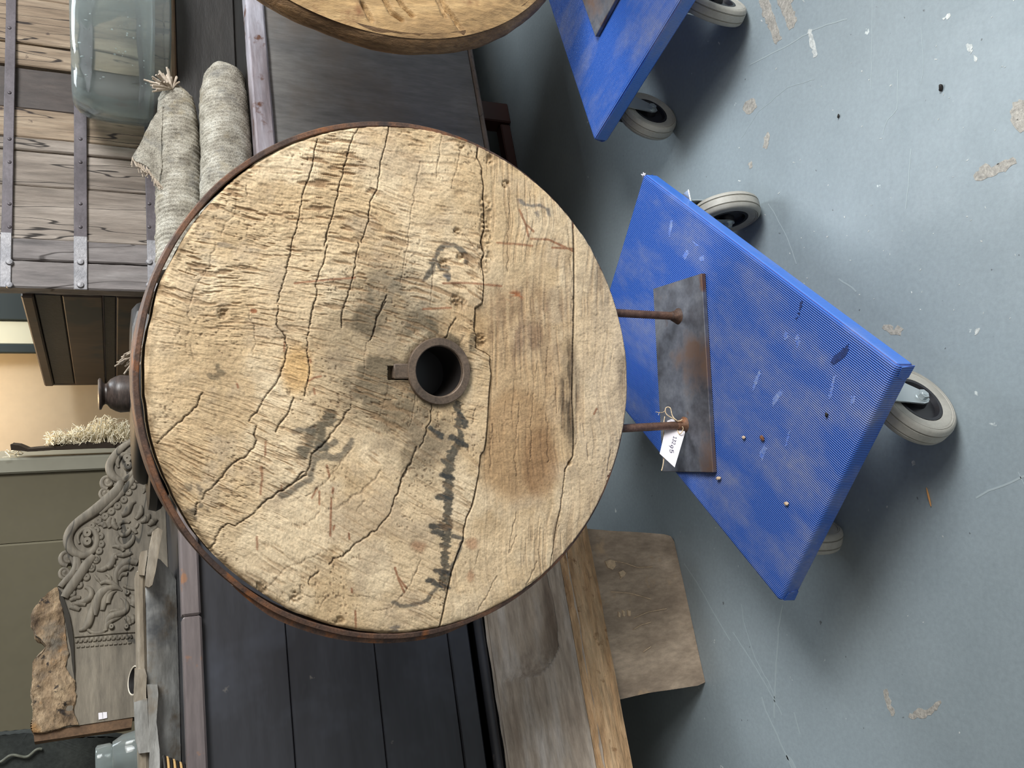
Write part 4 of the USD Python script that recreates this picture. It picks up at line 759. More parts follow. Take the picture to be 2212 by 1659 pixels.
# the top is a height field that slopes up to the back
top_b = np.array([0, 0, 0]) ; L2 = Plane(21, (-0.5, 1.835)); bz = L2.uv(1066, 1450)[1]
back_d = 0.198
nu, nd = 220, 90
uu, dd_ = np.meshgrid(np.linspace(u0t, u1t, nu), np.linspace(0, 1, nd), indexing='ij')
uc0, uc1 = TP0.uv(1200, 1450)[0], u1t - 0.03
s_ = (uu - uc0) / (uc1 - uc0)                       # 0 at the left end of the hollow, 1 at the right
prof = np.clip(s_, 0, 1); widen = np.clip(np.sqrt(np.clip(prof * 6, 0, 1)) * np.clip((1.04 - prof) * 8, 0, 1) ** .5, 0, 1)
front_e = 0.62 - 0.36 * widen; wob = (meshkit.noise(np.stack([uu * 30, 0 * uu, 0 * uu], -1), 3) - .5) * 0.03
steep = np.clip((dd_ - (front_e + wob) ) / 0.05, 0, 1); steep = steep * steep * (3 - 2 * steep)
shallow = np.clip((1.0 - dd_) / 0.5, 0, 1) ** .9
hollow = 0.105 * widen * steep * shallow * (s_ > 0)
inner = np.clip(dd_ / 0.3, 0, 1)
hz = fz_t + (bz - fz_t) * dd_ - hollow - 0.006 * np.sin(np.pi * dd_) + (meshkit.fbm(np.stack([uu * 9, dd_ * 9, 0 * uu], -1), 4, 9) - .5) * 0.008
yb = (0.004 * (meshkit.fbm(np.stack([uu * 25, 0 * uu, 0 * uu], -1), 3, 4) - .5))
pos = TP0.p + uu[..., None] * TP0.e1 - (dd_ * back_d + yb)[..., None] * TP0.n; pos[..., 2] = hz
ii = np.arange(nu * nd).reshape(nu, nd); qd = np.stack([ii[:-1, :-1], ii[1:, :-1], ii[1:, 1:], ii[:-1, 1:]], -1).reshape(-1, 4)
part('trough_top', trimesh.Trimesh(pos.reshape(-1, 3), np.vstack([qd[:, [0, 1, 2]], qd[:, [0, 2, 3]]]), process=False), TROUGH, tr, smooth=True, label='smooth hollowed inside of the trough')
# raw front edge: a rough strip a little proud of the top
ne, nv = 260, 34
ue, ve = np.meshgrid(np.linspace(u0t, u1t, ne), np.linspace(0, 1, nv), indexing='ij')
rows = np.array([(0.012, 0.0035), (0.007, 0.004), (0.003, 0.002), (0.0, -0.006), (0.0, -0.05)])  # (depth back, rise) from the top edge
kk = np.array([0, .18, .36, .46, 1.0]); dep = np.interp(ve, kk, rows[:, 0]); ris = np.interp(ve, kk, [0.0095, 0.0065, 0.002, -0.006, fz_b - fz_t])
ro = (meshkit.fbm(np.stack([ue * 16, ve * 4, 0 * ue], -1), 4, 12) - .5) * 0.010 + (meshkit.fbm(np.stack([ue * 22, ve * 22, 0 * ue], -1), 3, 13) - .5) * 0.006
ro *= np.clip(ve * 6, 0.25, 1)
pe = TP0.p + ue[..., None] * TP0.e1 + (ro - dep)[..., None] * TP0.n; pe[..., 2] = fz_t + ris + ro * .35 + (bz - fz_t) * 0 + np.where(ve < .2, 0.003, 0) + dep * (bz - fz_t) / back_d - np.where(ve < .1, .012, 0)
ii = np.arange(ne * nv).reshape(ne, nv); qd = np.stack([ii[:-1, :-1], ii[:-1, 1:], ii[1:, 1:], ii[1:, :-1]], -1).reshape(-1, 4)
part('trough_edge', trimesh.Trimesh(pe.reshape(-1, 3), np.vstack([qd[:, [0, 2, 1]], qd[:, [0, 3, 2]]]), process=False), TROUGHEDGE, tr, smooth=True, label='raw splintered tan front edge')
tm_ = TP0.M(); 
part('trough_base', prism([(u0t + .001, fz_b + 0.002), (u1t, fz_b + 0.002), (u1t, fz_b + 0.012), (u0t + .001, fz_b + 0.012)], TP0.M(-0.004), back_d), TROUGH, tr)
part('trough_back', put(boxf(u0t, u1t, fz_b, bz - .004, -back_d - .002, -back_d + .01, .001), TP0.M()), TROUGH, tr)
for k, u in enumerate((u0t, u1t)):
    i_ = 0 if k == 0 else nu - 1
    pts = [((pos[i_, j] - TP0.p) @ -TP0.n, pos[i_, j, 2]) for j in range(0, nd, 6)] + [(back_d, fz_b), (0.004, fz_b)]
    Mx = np.eye(4); Mx[:3, 0], Mx[:3, 1], Mx[:3, 2], Mx[:3, 3] = -TP0.n, [0, 0, 1], np.cross(-TP0.n, [0, 0, 1]), TP0.p + TP0.e1 * u
    part('trough_end', prism(pts, Mx, 0.006 if k else -0.006 + 0.012), TROUGH, tr)

# ================================================================== CHEST, CRATE AND GLASS ON THE BENCH (upper right of the upright view)
PC2 = Plane(12, (0.75, 2.40))
ct_ = PC2.uv(366, 120)[1]; bt = rt + 0.0005
chest = thing('chest', 'low black-brown chest with light brown top edge under the glass jar', 'chest', (0.75, 2.40, bt), math.radians(12))
def inP(pl, u0, u1, d0, d1, z0, z1, b=0.003):
    return put(boxf(u0, u1, d0, d1, z0, z1, b), np.array([[pl.e1[0], -pl.n[0], 0, pl.p[0]], [pl.e1[1], -pl.n[1], 0, pl.p[1]], [0, 0, 1, 0], [0, 0, 0, 1]]))
cu0 = PC2.uv(400, 480)[0]
part('chest_body', inP(PC2, cu0, 1.0, 0.0, 0.42, bt, ct_ - 0.0165), PLINTH, chest)
part('chest_lid', inP(PC2, cu0 - .004, 1.004, -0.006, 0.424, ct_ - 0.016, ct_, 0.004), PLINTHEDGE, chest, label='lid with light brown edge')
PK = Plane(15, (0.55, 2.60))
crate = thing('plank_crate', 'weathered plank crate bound with dark iron straps, behind the linen rolls', 'crate', (0.55, 2.60, ct_), math.radians(15))
kb = ct_ + 0.001
def ku(y, x=240): return PK.uv(x, y)[0]
edges = [(-260, -130, PLANKWOOD), (-130, 22, PLANKWOOD), (22, 117, PLANKWOOD), (117, 163, PLANKWOOD), (163, 250, DARKPLANK), (250, 313, PLANKWOOD), (313, 340, PLANKGREY), (340, 413, PLANKGREY), (413, 527, PLANKGREY)]
ztop = PK.uv(-260, 400)[1]
for k, (a, b, m) in enumerate(edges):
    dk = m is DARKPLANK
    pl_ = inP(PK, ku(b) + 0.0015, ku(a) - 0.0015, 0.012 if dk else 0.004 * (k % 2), 0.03, kb, ztop, 0.003)
    part('plank', rough(pl_, 0.022, 0.0022, 18, 30 + k, (1, 1, .4)), m, crate, smooth=35, label='dark recessed plank' if dk else None)
for a, b, k in ((529, 573, 0), (576, 632, 1)):
    part('corner_post', rough(inP(PK, ku(b), ku(a), -0.014 - .003 * k, 0.03, kb, ztop, 0.004), 0.02, 0.002, 20, 50 + k), POSTWOOD, crate, smooth=35)
# left side of the crate, going back
sd = 0.90
sz = PK.uv(42, 640)[1]
part('side_rail', inP(PK, ku(632) - 0.008, ku(632) + .026, 0.031, sd, PK.uv(70, 640)[1], sz, 0.004), SIDEPANEL, crate)
SIDEDARK = look('black_brown_side_board', [(0.3, lin(28, 26, 26)), (0.7, lin(44, 40, 38))], freq=6, rough_=0.6)
sb = [70, 132, 222, 252, 345]
for k in range(4):
    part('side_board', inP(PK, ku(632) - .003 * (k % 2), ku(632) + 0.024, 0.031, sd - .002, max(kb, PK.uv(sb[k + 1], 640)[1] + .001), PK.uv(sb[k], 640)[1] - .001, 0.003), SIDEDARK if k % 2 == 0 else SIDEPANEL, crate)
part('back_panel', inP(PK, ku(632), ku(-260), sd, sd + .02, kb, sz, 0.003), SIDEPANEL, crate)
for k, (x0, x1, xe0, xe1) in enumerate(((9, 32, -10, 12), (160, 188, 148, 172), (311, 334, 312, 330))):
    z0, z1 = PK.uv(x1, 250)[1], PK.uv(x0, 250)[1]
    st_ = part('iron_strap', rough(inP(PK, ku(520), ku(-260), -0.010, -0.0045, z0, z1, 0.0015), 0.02, 0.0008, 20, 60 + k), STRAP, crate, smooth=35)
    part('strap_end', inP(PK, ku(634), ku(521), -0.0225, -0.0175, z0, z1, 0.0015), STRAPEND, st_, label='pale strap end bent round the corner post')
    for y in (566, 616):
        h_ = lathe([(0, 0.006), (0.007, 0.005), (0.009, 0.0), (0.009, -.002)], 14); h_.apply_transform(frame(PK.at((x0 + x1) / 2, y, 0.0225), [0, 0, 1], PK.n)); part('rivet', h_, STRAPEND, st_)
    for y in (60, 200, 300, 350, 440, 490):
        h_ = lathe([(0, 0.003), (0.004, 0.002), (0.005, 0.0), (0.005, -.001)], 10); h_.apply_transform(frame(PK.at((x0 + x1) / 2, y, 0.010), [0, 0, 1], PK.n)); part('rivet', h_, STRAP, st_)
# the thick glass jar on the chest
jp = PC2.at(366, 60) ; jc = jp + np.array([0.02, 0.13, 0])
PJ = Plane(12, (PC2.p[0] - PC2.n[0] * 0.012, PC2.p[1] - PC2.n[1] * 0.012))
ja, jb_ = PJ.uv(300, 214)[0], PJ.uv(300, -160)[0]; jt = PJ.uv(152, 60)[1]
jw = jb_ - ja; jd = 0.17
jar = thing('glass_jar', 'large thick bubbly clear glass jar on the low black chest', 'glass jar', (*(PJ.p + PJ.e1 * (ja + jb_) / 2 - PJ.n * jd / 2)[:2], ct_), math.radians(12))
def rounded(w, d, r, n=10):
    return Polygon([(-w / 2 + r, -d / 2 + r), (w / 2 - r, -d / 2 + r), (w / 2 - r, d / 2 - r), (-w / 2 + r, d / 2 - r)]).buffer(r, n)
hj = jt - ct_ - 0.001
def stack(levels, w, d):
    rings = []
    for inset, z, rad in levels:
        c = np.array(rounded(w - 2 * inset, d - 2 * inset, max(rad, .004)).exterior.coords)[:-1]
        c = c[np.argsort(np.arctan2(c[:, 1], c[:, 0]))]; a = np.linspace(-np.pi, np.pi, 72, endpoint=False)
        rad_ = np.interp(a, np.arctan2(c[:, 1], c[:, 0]), np.hypot(c[:, 0], c[:, 1]), period=2 * np.pi)
        rings.append(np.stack([np.cos(a) * rad_, np.sin(a) * rad_, np.full(72, z)], 1))
    k = len(rings); V = np.vstack(rings + [[[0, 0, levels[0][1]]], [[0, 0, levels[-1][1]]]]); Fc = []
    for i in range(k - 1):
        for j in range(72):
            q = (j + 1) % 72; Fc += [(i * 72 + j, i * 72 + q, (i + 1) * 72 + q), (i * 72 + j, (i + 1) * 72 + q, (i + 1) * 72 + j)]
    for j in range(72):
        q = (j + 1) % 72; Fc += [(k * 72, q, j), (k * 72 + 1, (k - 1) * 72 + j, (k - 1) * 72 + q)]
    return trimesh.Trimesh(V, Fc, process=False)
gl = stack([(0.004, 0, .03), (0.0, 0.006, .032), (0.0, hj * .3, .034), (0.001, hj * .6, .036), (0.003, hj - 0.04, .04), (0.010, hj - 0.018, .045), (0.022, hj - 0.004, .05), (0.034, hj, .05), (0.046, hj - 0.003, .045), (0.036, hj - 0.02, .04), (0.022, hj - 0.05, .035), (0.016, hj * .5, .03), (0.017, 0.05, .03), (0.03, 0.036, .025)], jw, jd)
gl.vertices += (meshkit.fbm(gl.vertices * 22, 3, 77)[:, None] - .5) * np.array([.008, .008, .002])
JM = frame([*(PJ.p + PJ.e1 * (ja + jb_) / 2 - PJ.n * jd / 2)[:2], ct_ + .001], PJ.e1, [0, 0, 1])
part('glass_body', put(gl, JM), GLASS, jar, smooth=60)
r_ = np.random.default_rng(12); bub = []
for k in range(70):
    s = r_.uniform(.0006, .0022); b = trimesh.creation.icosphere(1, s); b.apply_scale([1, 1, r_.uniform(1, 1.8)]); b.apply_translation([r_.uniform(-.45, .3) * jw, -jd / 2 + r_.uniform(.003, .012), r_.uniform(.02, hj - .02)]); bub.append(b)
part('air_bubble', put(cat_(*bub), JM), BUBBLE, jar, smooth=True, kind='stuff')

# ================================================================== LINEN ROLLS
def roll(name_thing, label, plane, axis_px, radii_px, tip, seed, wob_=0.0035):
    """A rolled cloth lying along the plane; axis and radius follow the photograph's spots, both ends close."""
    ax = spline([plane.at(*p) for p in axis_px], 280)
    d = np.array([(p - CAM) @ FWD for p in ax]); q_ = np.array([plane.at(*p) for p in axis_px]); sq = np.r_[0, np.cumsum(np.linalg.norm(np.diff(q_, axis=0), axis=1))]; ax = spline(q_, 160)[:280] if False else ax
    rr = np.interp(np.linspace(0, sq[-1], 280), sq, radii_px) * d / F
    n = 72; t = np.gradient(ax, axis=0); t /= np.linalg.norm(t, axis=1, keepdims=True)
    a = np.cross(t, [0, 0, 1.0]); a /= np.linalg.norm(a, axis=1, keepdims=True); b = np.cross(a, t); w = np.linspace(0, 2 * np.pi, n, endpoint=False)
    V = ax[:, None] + rr[:, None, None] * (np.cos(w)[None, :, None] * a[:, None] + np.sin(w)[None, :, None] * b[:, None])
    nrm = (V - ax[:, None]) / (rr[:, None, None] + 1e-9)
    s = np.linspace(0, 1, 280)[:, None]
    spiral = (w[None] / (2 * np.pi)) * 0.003
    crease = (meshkit.fbm(np.stack([s * 40 + np.sin(w)[None] * 1.6, np.cos(w)[None] * 1.2 + 0 * s, np.sin(w)[None] * 1.2 + 0 * s], -1), 4, seed) - .5) * wob_ * 2 + 0.0011 * np.sin(s * 2 * np.pi * 46 + 3.0 * meshkit.noise(np.stack([s * 9 + 0 * w[None], np.cos(w)[None] * 1.5 + 0 * s, np.sin(w)[None] * 1.5 + 0 * s], -1), seed) + .9 * np.cos(w)[None])
    V = V + nrm * (crease - spiral)[..., None]
    V = np.vstack([V.reshape(-1, 3), ax[:1], ax[-1:]]); Fc = []
    for i in range(279):
        j = np.arange(n); q = (j + 1) % n
        Fc.append(np.stack([i * n + j, i * n + q, (i + 1) * n + q], 1)); Fc.append(np.stack([i * n + j, (i + 1) * n + q, (i + 1) * n + j], 1))
    j = np.arange(n); q = (j + 1) % n
    Fc.append(np.stack([np.full(n, 280 * n), q, j], 1)); Fc.append(np.stack([np.full(n, 280 * n + 1), 279 * n + j, 279 * n + q], 1))
    V[:, 2] = np.maximum(V[:, 2], rt + .0008)
    m = trimesh.Trimesh(V, np.vstack(Fc), process=False); m.fix_normals()
    o = ax[len(ax) // 2]; th = thing(name_thing, label, 'rolled cloth', (o[0], o[1], rt), group='linen rolls on the bench')
    return th, part('cloth_roll', m, LINEN, th, smooth=True), ax
PR2 = Plane(30, (0.62, 2.20)); PR1 = Plane(22, (0.62, 2.26))
roll2, rb2, _ = roll('linen_roll', 'lower of the two grey-white linen rolls, lying against the bench rail', PR2, [(484, 139), (482, 150), (484, 172), (486, 217), (488, 271), (490, 330), (490, 420), (488, 480)], [3, 24, 43, 52, 54, 54, 55, 55], 0, 5)
roll1, rb1, ax1 = roll('linen_roll', 'upper of the two grey-white linen rolls, with a loose fringed flap', PR1, [(376, 183), (377, 196), (380, 217), (384, 271), (388, 400), (389, 480), (390, 560), (390, 604)], [3, 22, 36, 45, 49, 50, 51, 51], 0, 6)
def strands(p0s, dirs, length, r, n=6, seed=0, droop=0.3, curl=.2):
    rg = np.random.default_rng(seed); out = []
    for p, d in zip(p0s, dirs):
        l = length * rg.uniform(.7, 1.15); d = d / np.linalg.norm(d); side = rg.normal(0, curl, 3)
        s = np.linspace(0, 1, 6)[:, None]
        out.append(tube(np.array(p) + d * s * l + side * l * s ** 2 + np.array([0, 0, -droop]) * l * s ** 2, r * rg.uniform(.8, 1.2), n))
    return cat_(*out)
# tassel at the far end of the upper roll
PT = Plane(22, (0.62, 2.22)); tb = PT.at(372, 192); rg = np.random.default_rng(4)
px_tips = [(330, 178), (325, 186), (322, 172), (336, 160), (346, 155), (357, 152), (366, 155), (372, 166), (378, 176), (338, 190), (350, 165), (342, 172), (358, 168), (332, 168), (364, 162), (352, 158), (376, 172), (328, 182), (340, 180), (347, 186), (360, 178), (334, 195), (368, 172)]
dirs = [PT.at(x + rg.normal(0, 2), y + rg.normal(0, 2), rg.normal(0, .02)) - tb for x, y in px_tips]
tas = cat_(*[tube(tb + np.outer(np.linspace(0, 1, 6), d) + np.outer(np.linspace(0, 1, 6) ** 2, rg.normal(0, .004, 3)), .0024, 7) for d in dirs for _ in (0, 1)])
part('tassel', tas, TASSEL, rb1, smooth=60, label='beige cord tassel')
# loose flap with fringe
fl_px = [(352, 228), (344, 234), (325, 262), (308, 300), (294, 325), (286, 338), (292, 348), (306, 352), (322, 362), (330, 380), (344, 392), (350, 360), (348, 300)]
fm = prism(PT.poly(fl_px), PT.M(), 0.005); fm = rough(fm, 0.008, 0.0035, 30, 3)
flap = part('loose_flap', fm, LINEN, roll1, smooth=50, label='loose cloth flap beside the roll')
fr = [(286, 340), (292, 348), (298, 351), (304, 354), (310, 357), (316, 360), (322, 366), (326, 373), (330, 380), (334, 385), (340, 390)]
fp = [PT.at(x, y, -.002) for x, y in fr for _ in range(5)]; fd = [PT.at(x + 6 + rg.normal(0, 5), y + 24) - PT.at(x, y) for x, y in fr for _ in range(5)]
part('fringe', strands(fp, fd, .026, .0011, 5, 8, .1, .12), TASSEL, flap, smooth=60, kind='stuff')

# ================================================================== LIDDED BLACK POT, WITH A TASSEL LYING ON IT
PP = Plane(0, (0, 2.17)); kc = PP.at(300, 850)
ctop = zt - 0.001
pot = thing('lidded_pot', 'black lidded pot with a turned wooden knob, seen over the wheel rim', 'pot', (kc[0], 2.17, ctop))
sc = 2.17 * 1.02 / 1870
zz = lambda x: PP.at(x, 850)[2]
body = move(lathe([(0.0, 0), (0.20, 0), (0.235, 0.01), (0.262, 0.024), (0.268, 0.034), (0.262, zz(318) - ctop), (0.21, zz(316) - ctop), (0.0, zz(316) - ctop)], 96), 0, 0, 0)
body.apply_scale([.80, .80, 1]); body.apply_translation([kc[0] - .054, 2.17, ctop + .0015])
part('pot_body', body, BLACKPOT, pot, smooth=40)
lid = move(lathe([(0.205, zz(316)), (0.207, zz(308)), (0.203, zz(298)), (0.190, zz(287)), (0.15, zz(283)), (0.03, zz(280)), (0.0, zz(280))], 96), kc[0], 2.17, 0.001)
lidp = part('pot_lid', lid, BLACKPOT, pot, smooth=40)
kp = [(38, 284), (38, 278), (39, 262), (36, 252), (30, 240), (22, 233), (21, 229), (24, 225), (32, 221), (33, 217), (29, 214), (0, 213)]
part('lid_knob', move(lathe([(r * sc * .92, zz(x) + .002) for r, x in kp], 40), kc[0], 2.17, 0), KNOB, lidp, smooth=35, label='turned dark wooden knob')
PGs = Plane(0, (0, 1.86))
gs = prism(PGs.poly([(296, 672), (302, 670), (318, 676), (330, 690), (330, 760), (284, 760), (285, 740), (287, 704)]), PGs.M(), 0.03)
gt = thing('grey_block', 'small grey worn block between the pot and the wheel rim', 'block', (*PGs.at(310, 715)[:2], ctop))
part('block_body', gs, GREYSTONE, gt)
PT2 = Plane(0, (0, 1.84)); tb2 = PT2.at(330, 738)
ts = thing('cord_tassel', 'cream cord tassel sticking out over the wheel rim beside the pot knob', 'tassel', tuple(PT2.at(300, 760)))
rg = np.random.default_rng(9); dirs2 = [(268, 766), (262, 772), (258, 780), (252, 783), (248, 791), (256, 785), (266, 775), (272, 768), (262, 787), (270, 792), (276, 800), (268, 808), (280, 780), (274, 786), (284, 795), (290, 804), (282, 760)]
part('cord', cat_(*[tube(spline([tb2, PT2.at((x + 330) / 2 + rg.normal(0, 3), (y + 738) / 2 + rg.normal(0, 3), rg.normal(0, .006)), PT2.at(x, y, rg.normal(0, .01))], 8), .0016, 6) for x, y in dirs2]), TASSEL, ts, smooth=60, kind='stuff')

# ================================================================== WOOLLY HIDE HUNG ON THE PARTITION
PH = Plane(0, (0, 2.92))
hide = thing('wool_hide', 'cream long-haired wool hide hung on the corner post of the partition', 'hide', tuple(PH.at(285, 965)))
def inH(pts, depth, off=0): return prism(PH.poly(pts), PH.M(off), depth)
h1 = part('hide_backing', rough(inH([(24, 972), (60, 976), (110, 973), (180, 970), (300, 966), (300, 956), (270, 957), (240, 955), (205, 958), (190, 954), (150, 961), (112, 966), (60, 970), (40, 962), (22, 960)], .10), .02, .003, 20, 2), HIDE, hide, smooth=50, label='dark hide backing')
rg = np.random.default_rng(21); hairs = []
def tuft(x, y, dx, dy, k, r=.0013, sp=6):
    for _ in range(k):
        a = PH.at(x + rg.normal(0, 4), y, rg.uniform(-.09, .004)); b = PH.at(x + dx + rg.normal(0, sp), y + dy + rg.normal(0, sp * .7), rg.uniform(-.09, .01)); c = (a + b) / 2 + rg.normal(0, .006, 3)
        e = b + rg.normal(0, .006, 3); hairs.append(tube(spline([a, c, b, e], 7), r * rg.uniform(.6, 1.2), 5))
for x in range(106, 296, 4):
    hgt = np.interp(x, [104, 130, 160, 185, 215, 232, 250, 262, 285, 300], [14, 18, 22, 34, 44, 50, 38, 36, 28, 26])
    tuft(x, 958, rg.normal(0, 6), -hgt * .55, 12); tuft(x, 955, rg.normal(4, 10), -hgt, 5)
tuft(228, 940, -4, -38, 10); tuft(265, 935, 6, -24, 6, .001); tuft(40, 972, -16, 10, 8, .001); tuft(20, 975, -1, 10, 4, .001)
part('wool', cat_(*hairs), WOOL, hide, smooth=60, kind='stuff')

# ================================================================== CARVED PANEL BEHIND THE BOWL
PV = Plane(30, (-0.62, 2.24))
fx0 = PV.at(395, 1500)
panel = thing('carved_panel', 'grey carved teak panel with scrolls and leaves and a broken eroded edge', 'carved panel', (*PV.at(395, 1400)[:2], ctop), math.radians(30))
out = [(72, 1582), (70, 1500), (71, 1432), (84, 1413), (102, 1396), (90, 1382), (76, 1372), (72, 1345), (76, 1322), (90, 1297), (124, 1271), (140, 1246), (158, 1222), (146, 1200), (143, 1172), (150, 1148), (164, 1128), (186, 1108), (212, 1086), (236, 1066), (252, 1048), (240, 1030), (232, 1012), (236, 988), (252, 966), (268, 954), (290, 942), (330, 936), (420, 936), (420, 1536), (287, 1549)]
pm = prism(PV.poly(out), PV.M(), 0.045); pm = rough(pm, 0.016, 0.0012, 16, 14); pm.vertices[:, 2] = np.maximum(pm.vertices[:, 2], ctop + .0008)
pan = part('panel_board', pm, CARVED, panel, smooth=35)
er = [(71, 1583), (69, 1500), (70, 1432), (83, 1412), (101, 1396), (89, 1382), (75, 1372), (71, 1345), (75, 1322), (89, 1296), (123, 1270), (127, 1276), (130, 1300), (138, 1330), (142, 1360), (144, 1390), (150, 1410), (142, 1440), (158, 1470), (166, 1500), (160, 1540), (170, 1566)]
em = prism(PV.poly(er), PV.M(0.006), 0.048); em = rough(em, 0.006, 0.011, 44, 15, (1, 1, .6)); em.vertices[:, 2] = np.maximum(em.vertices[:, 2], ctop + .0008)
part('eroded_edge', em, ERODED, panel, smooth=60, label='orange-brown eroded rotten edge')
ck = prism(PV.poly([(126, 1272), (133, 1280), (150, 1330), (158, 1370), (160, 1400), (161, 1470), (157, 1440), (152, 1400), (146, 1372), (140, 1330), (130, 1300)]), PV.M(.0075), 0.006)
part('burnt_crack', rough(ck, .008, .002, 30, 16), plain('charred_wood', lin(52, 48, 42), 0.9), panel, smooth=50, label='charred dark crack')
eg = PV.poly([(72, 1582), (287, 1549), (284, 1571), (74, 1602)])
part('panel_end', rough(prism(eg, PV.M(-0.003), 0.03), .012, .0012, 20, 17), ENDGRAIN, panel, smooth=40, label='brown sawn lower end')
def relief(pts, r, off=0.001, n=24, flat=.95, name='carved_leaf', parent=None, mat=None):
    """A raised carved stroke along picture spots; r in picture px (tapers if a list)."""
    P = spline([PV.at(*p, off) for p in pts], n) if len(pts) > 2 else smoothline([PV.at(*p, off) for p in pts], .006)
    d = (P.mean(0) - CAM) @ FWD; rr = np.interp(np.linspace(0, 1, len(P)), np.linspace(0, 1, len(np.atleast_1d(r))), np.atleast_1d(r)) * d / F * 1.25
    m = tube(P, rr, 10)
    h_ = (m.vertices - PV.p) @ PV.n
    m.vertices = m.vertices + PV.n * ((off - h_) * (1 - flat))[:, None]
    return m
def Z(ox, oy, sc_, pts): return [(ox + x / sc_, oy + y / sc_) for x, y in pts]
A1 = lambda pts: Z(60, 1200, 6.144, pts)      # crops of the photograph the strokes were read from
A2 = lambda pts: Z(130, 930, 5.53, pts)
LEAVES = [(A1([(1250, 470), (1150, 430), (1050, 450), (960, 520), (910, 640), (890, 800)]), [1, 5, 8, 8, 7, 4]), (A1([(1200, 450), (1100, 460), (1030, 560), (990, 730)]), [1, 5, 6, 4]), (A1([(1180, 470), (1100, 520), (1060, 640)]), [1, 6, 5]),
          (A1([(1250, 460), (1140, 380), (1040, 350), (960, 380)]), [1, 4, 5, 3]), (A1([(1220, 440), (1170, 330), (1180, 220), (1260, 120), (1460, 100)]), [1, 4, 6, 7, 6]), (A1([(1200, 320), (1230, 210), (1300, 160), (1380, 180)]), [2, 5, 6, 5]), (A1([(1215, 330), (1260, 250), (1320, 250)]), [2, 4, 4]),
          (A1([(1190, 160), (1110, 60), (1180, 20)]), [2, 3, 5]), (A1([(930, 180), (1010, 180), (1080, 110), (1150, 20)]), [4, 5, 3, 2]), (A1([(1060, 150), (1100, 100), (1130, 40)]), [4, 3, 2]), (A1([(880, 250), (930, 320), (980, 370)]), [1, 3, 1]), (A1([(1040, 250), (1090, 290), (1110, 350)]), [2, 3, 1]),
          (A1([(760, 420), (830, 460), (840, 530), (770, 600), (640, 610)]), [3, 5, 6, 6, 3]), (A1([(620, 640), (700, 640), (770, 650)]), [4, 5, 4]), (A1([(560, 680), (640, 700), (690, 720)]), [4, 5, 4]), (A1([(560, 600), (620, 570), (700, 560)]), [3, 5, 3]),
          (A1([(880, 560), (850, 700), (820, 860), (760, 960), (680, 990)]), [2, 4, 7, 7, 3]), (A1([(1230, 560), (1310, 640), (1310, 720), (1230, 770), (1110, 810), (1050, 920)]), [1, 4, 5, 7, 7, 4]), (A1([(1250, 800), (1150, 850), (1090, 880), (1040, 1000)]), [2, 4, 5, 3]), (A1([(1160, 800), (1100, 740), (1180, 730), (1280, 700)]), [1, 3, 4, 2]),
          (A1([(1040, 960), (980, 1020), (900, 1030), (820, 1000), (780, 960)]), [2, 4, 4, 3, 2]), (A1([(1350, 540), (1400, 560), (1410, 640), (1390, 680)]), [3, 6, 7, 5]), (A1([(1280, 400), (1340, 430), (1450, 440)]), [3, 3, 3]), (A1([(1300, 820), (1340, 860), (1360, 920)]), [4, 5, 3]), (A1([(1380, 800), (1400, 850), (1380, 900)]), [4, 5, 3]),
          (A2([(730, 1010), (800, 960), (830, 900), (900, 850)]), [5, 7, 6, 3]), (A2([(900, 1060), (950, 1000), (960, 900)]), [3, 6, 3]), (A2([(960, 1090), (1030, 1060), (1060, 1000)]), [3, 7, 3]), (A2([(1060, 1140), (1110, 1090), (1160, 1060)]), [3, 7, 3]), (A2([(1040, 1240), (1110, 1210), (1150, 1150)]), [3, 7, 3]),
          (A2([(690, 1170), (640, 1130), (640, 1050)]), [4, 6, 3]), (A2([(600, 1160), (580, 1100), (600, 1040)]), [4, 6, 3]), (A2([(540, 1160), (510, 1120), (450, 1130)]), [4, 5, 2]), (A2([(720, 1170), (710, 1110), (760, 1090), (830, 1100)]), [3, 4, 4, 3]), (A2([(710, 1210), (760, 1250), (820, 1210), (830, 1150)]), [3, 5, 4, 2]), (A2([(810, 1150), (900, 1160), (930, 1110)]), [3, 3, 2]), (A2([(850, 1170), (890, 1200), (910, 1230)]), [3, 4, 3]),
          (A2([(700, 1260), (680, 1320), (760, 1390), (860, 1320), (870, 1250)]), [2, 4, 5, 5, 2]), (A2([(620, 1390), (700, 1390), (760, 1440)]), [2, 5, 3]), (A2([(650, 1480), (760, 1490), (860, 1460)]), [2, 5, 3]), (A2([(560, 1640), (610, 1600), (640, 1500), (760, 1500)]), [5, 6, 4, 2]), (A2([(690, 1650), (740, 1590), (820, 1560), (930, 1580)]), [4, 6, 6, 5]), (A2([(990, 750), (1010, 700), (1000, 640)]), [1, 4, 1])]
for p, r in LEAVES: part('carved_leaf', relief(p, r), CARVED, pan, smooth=60)
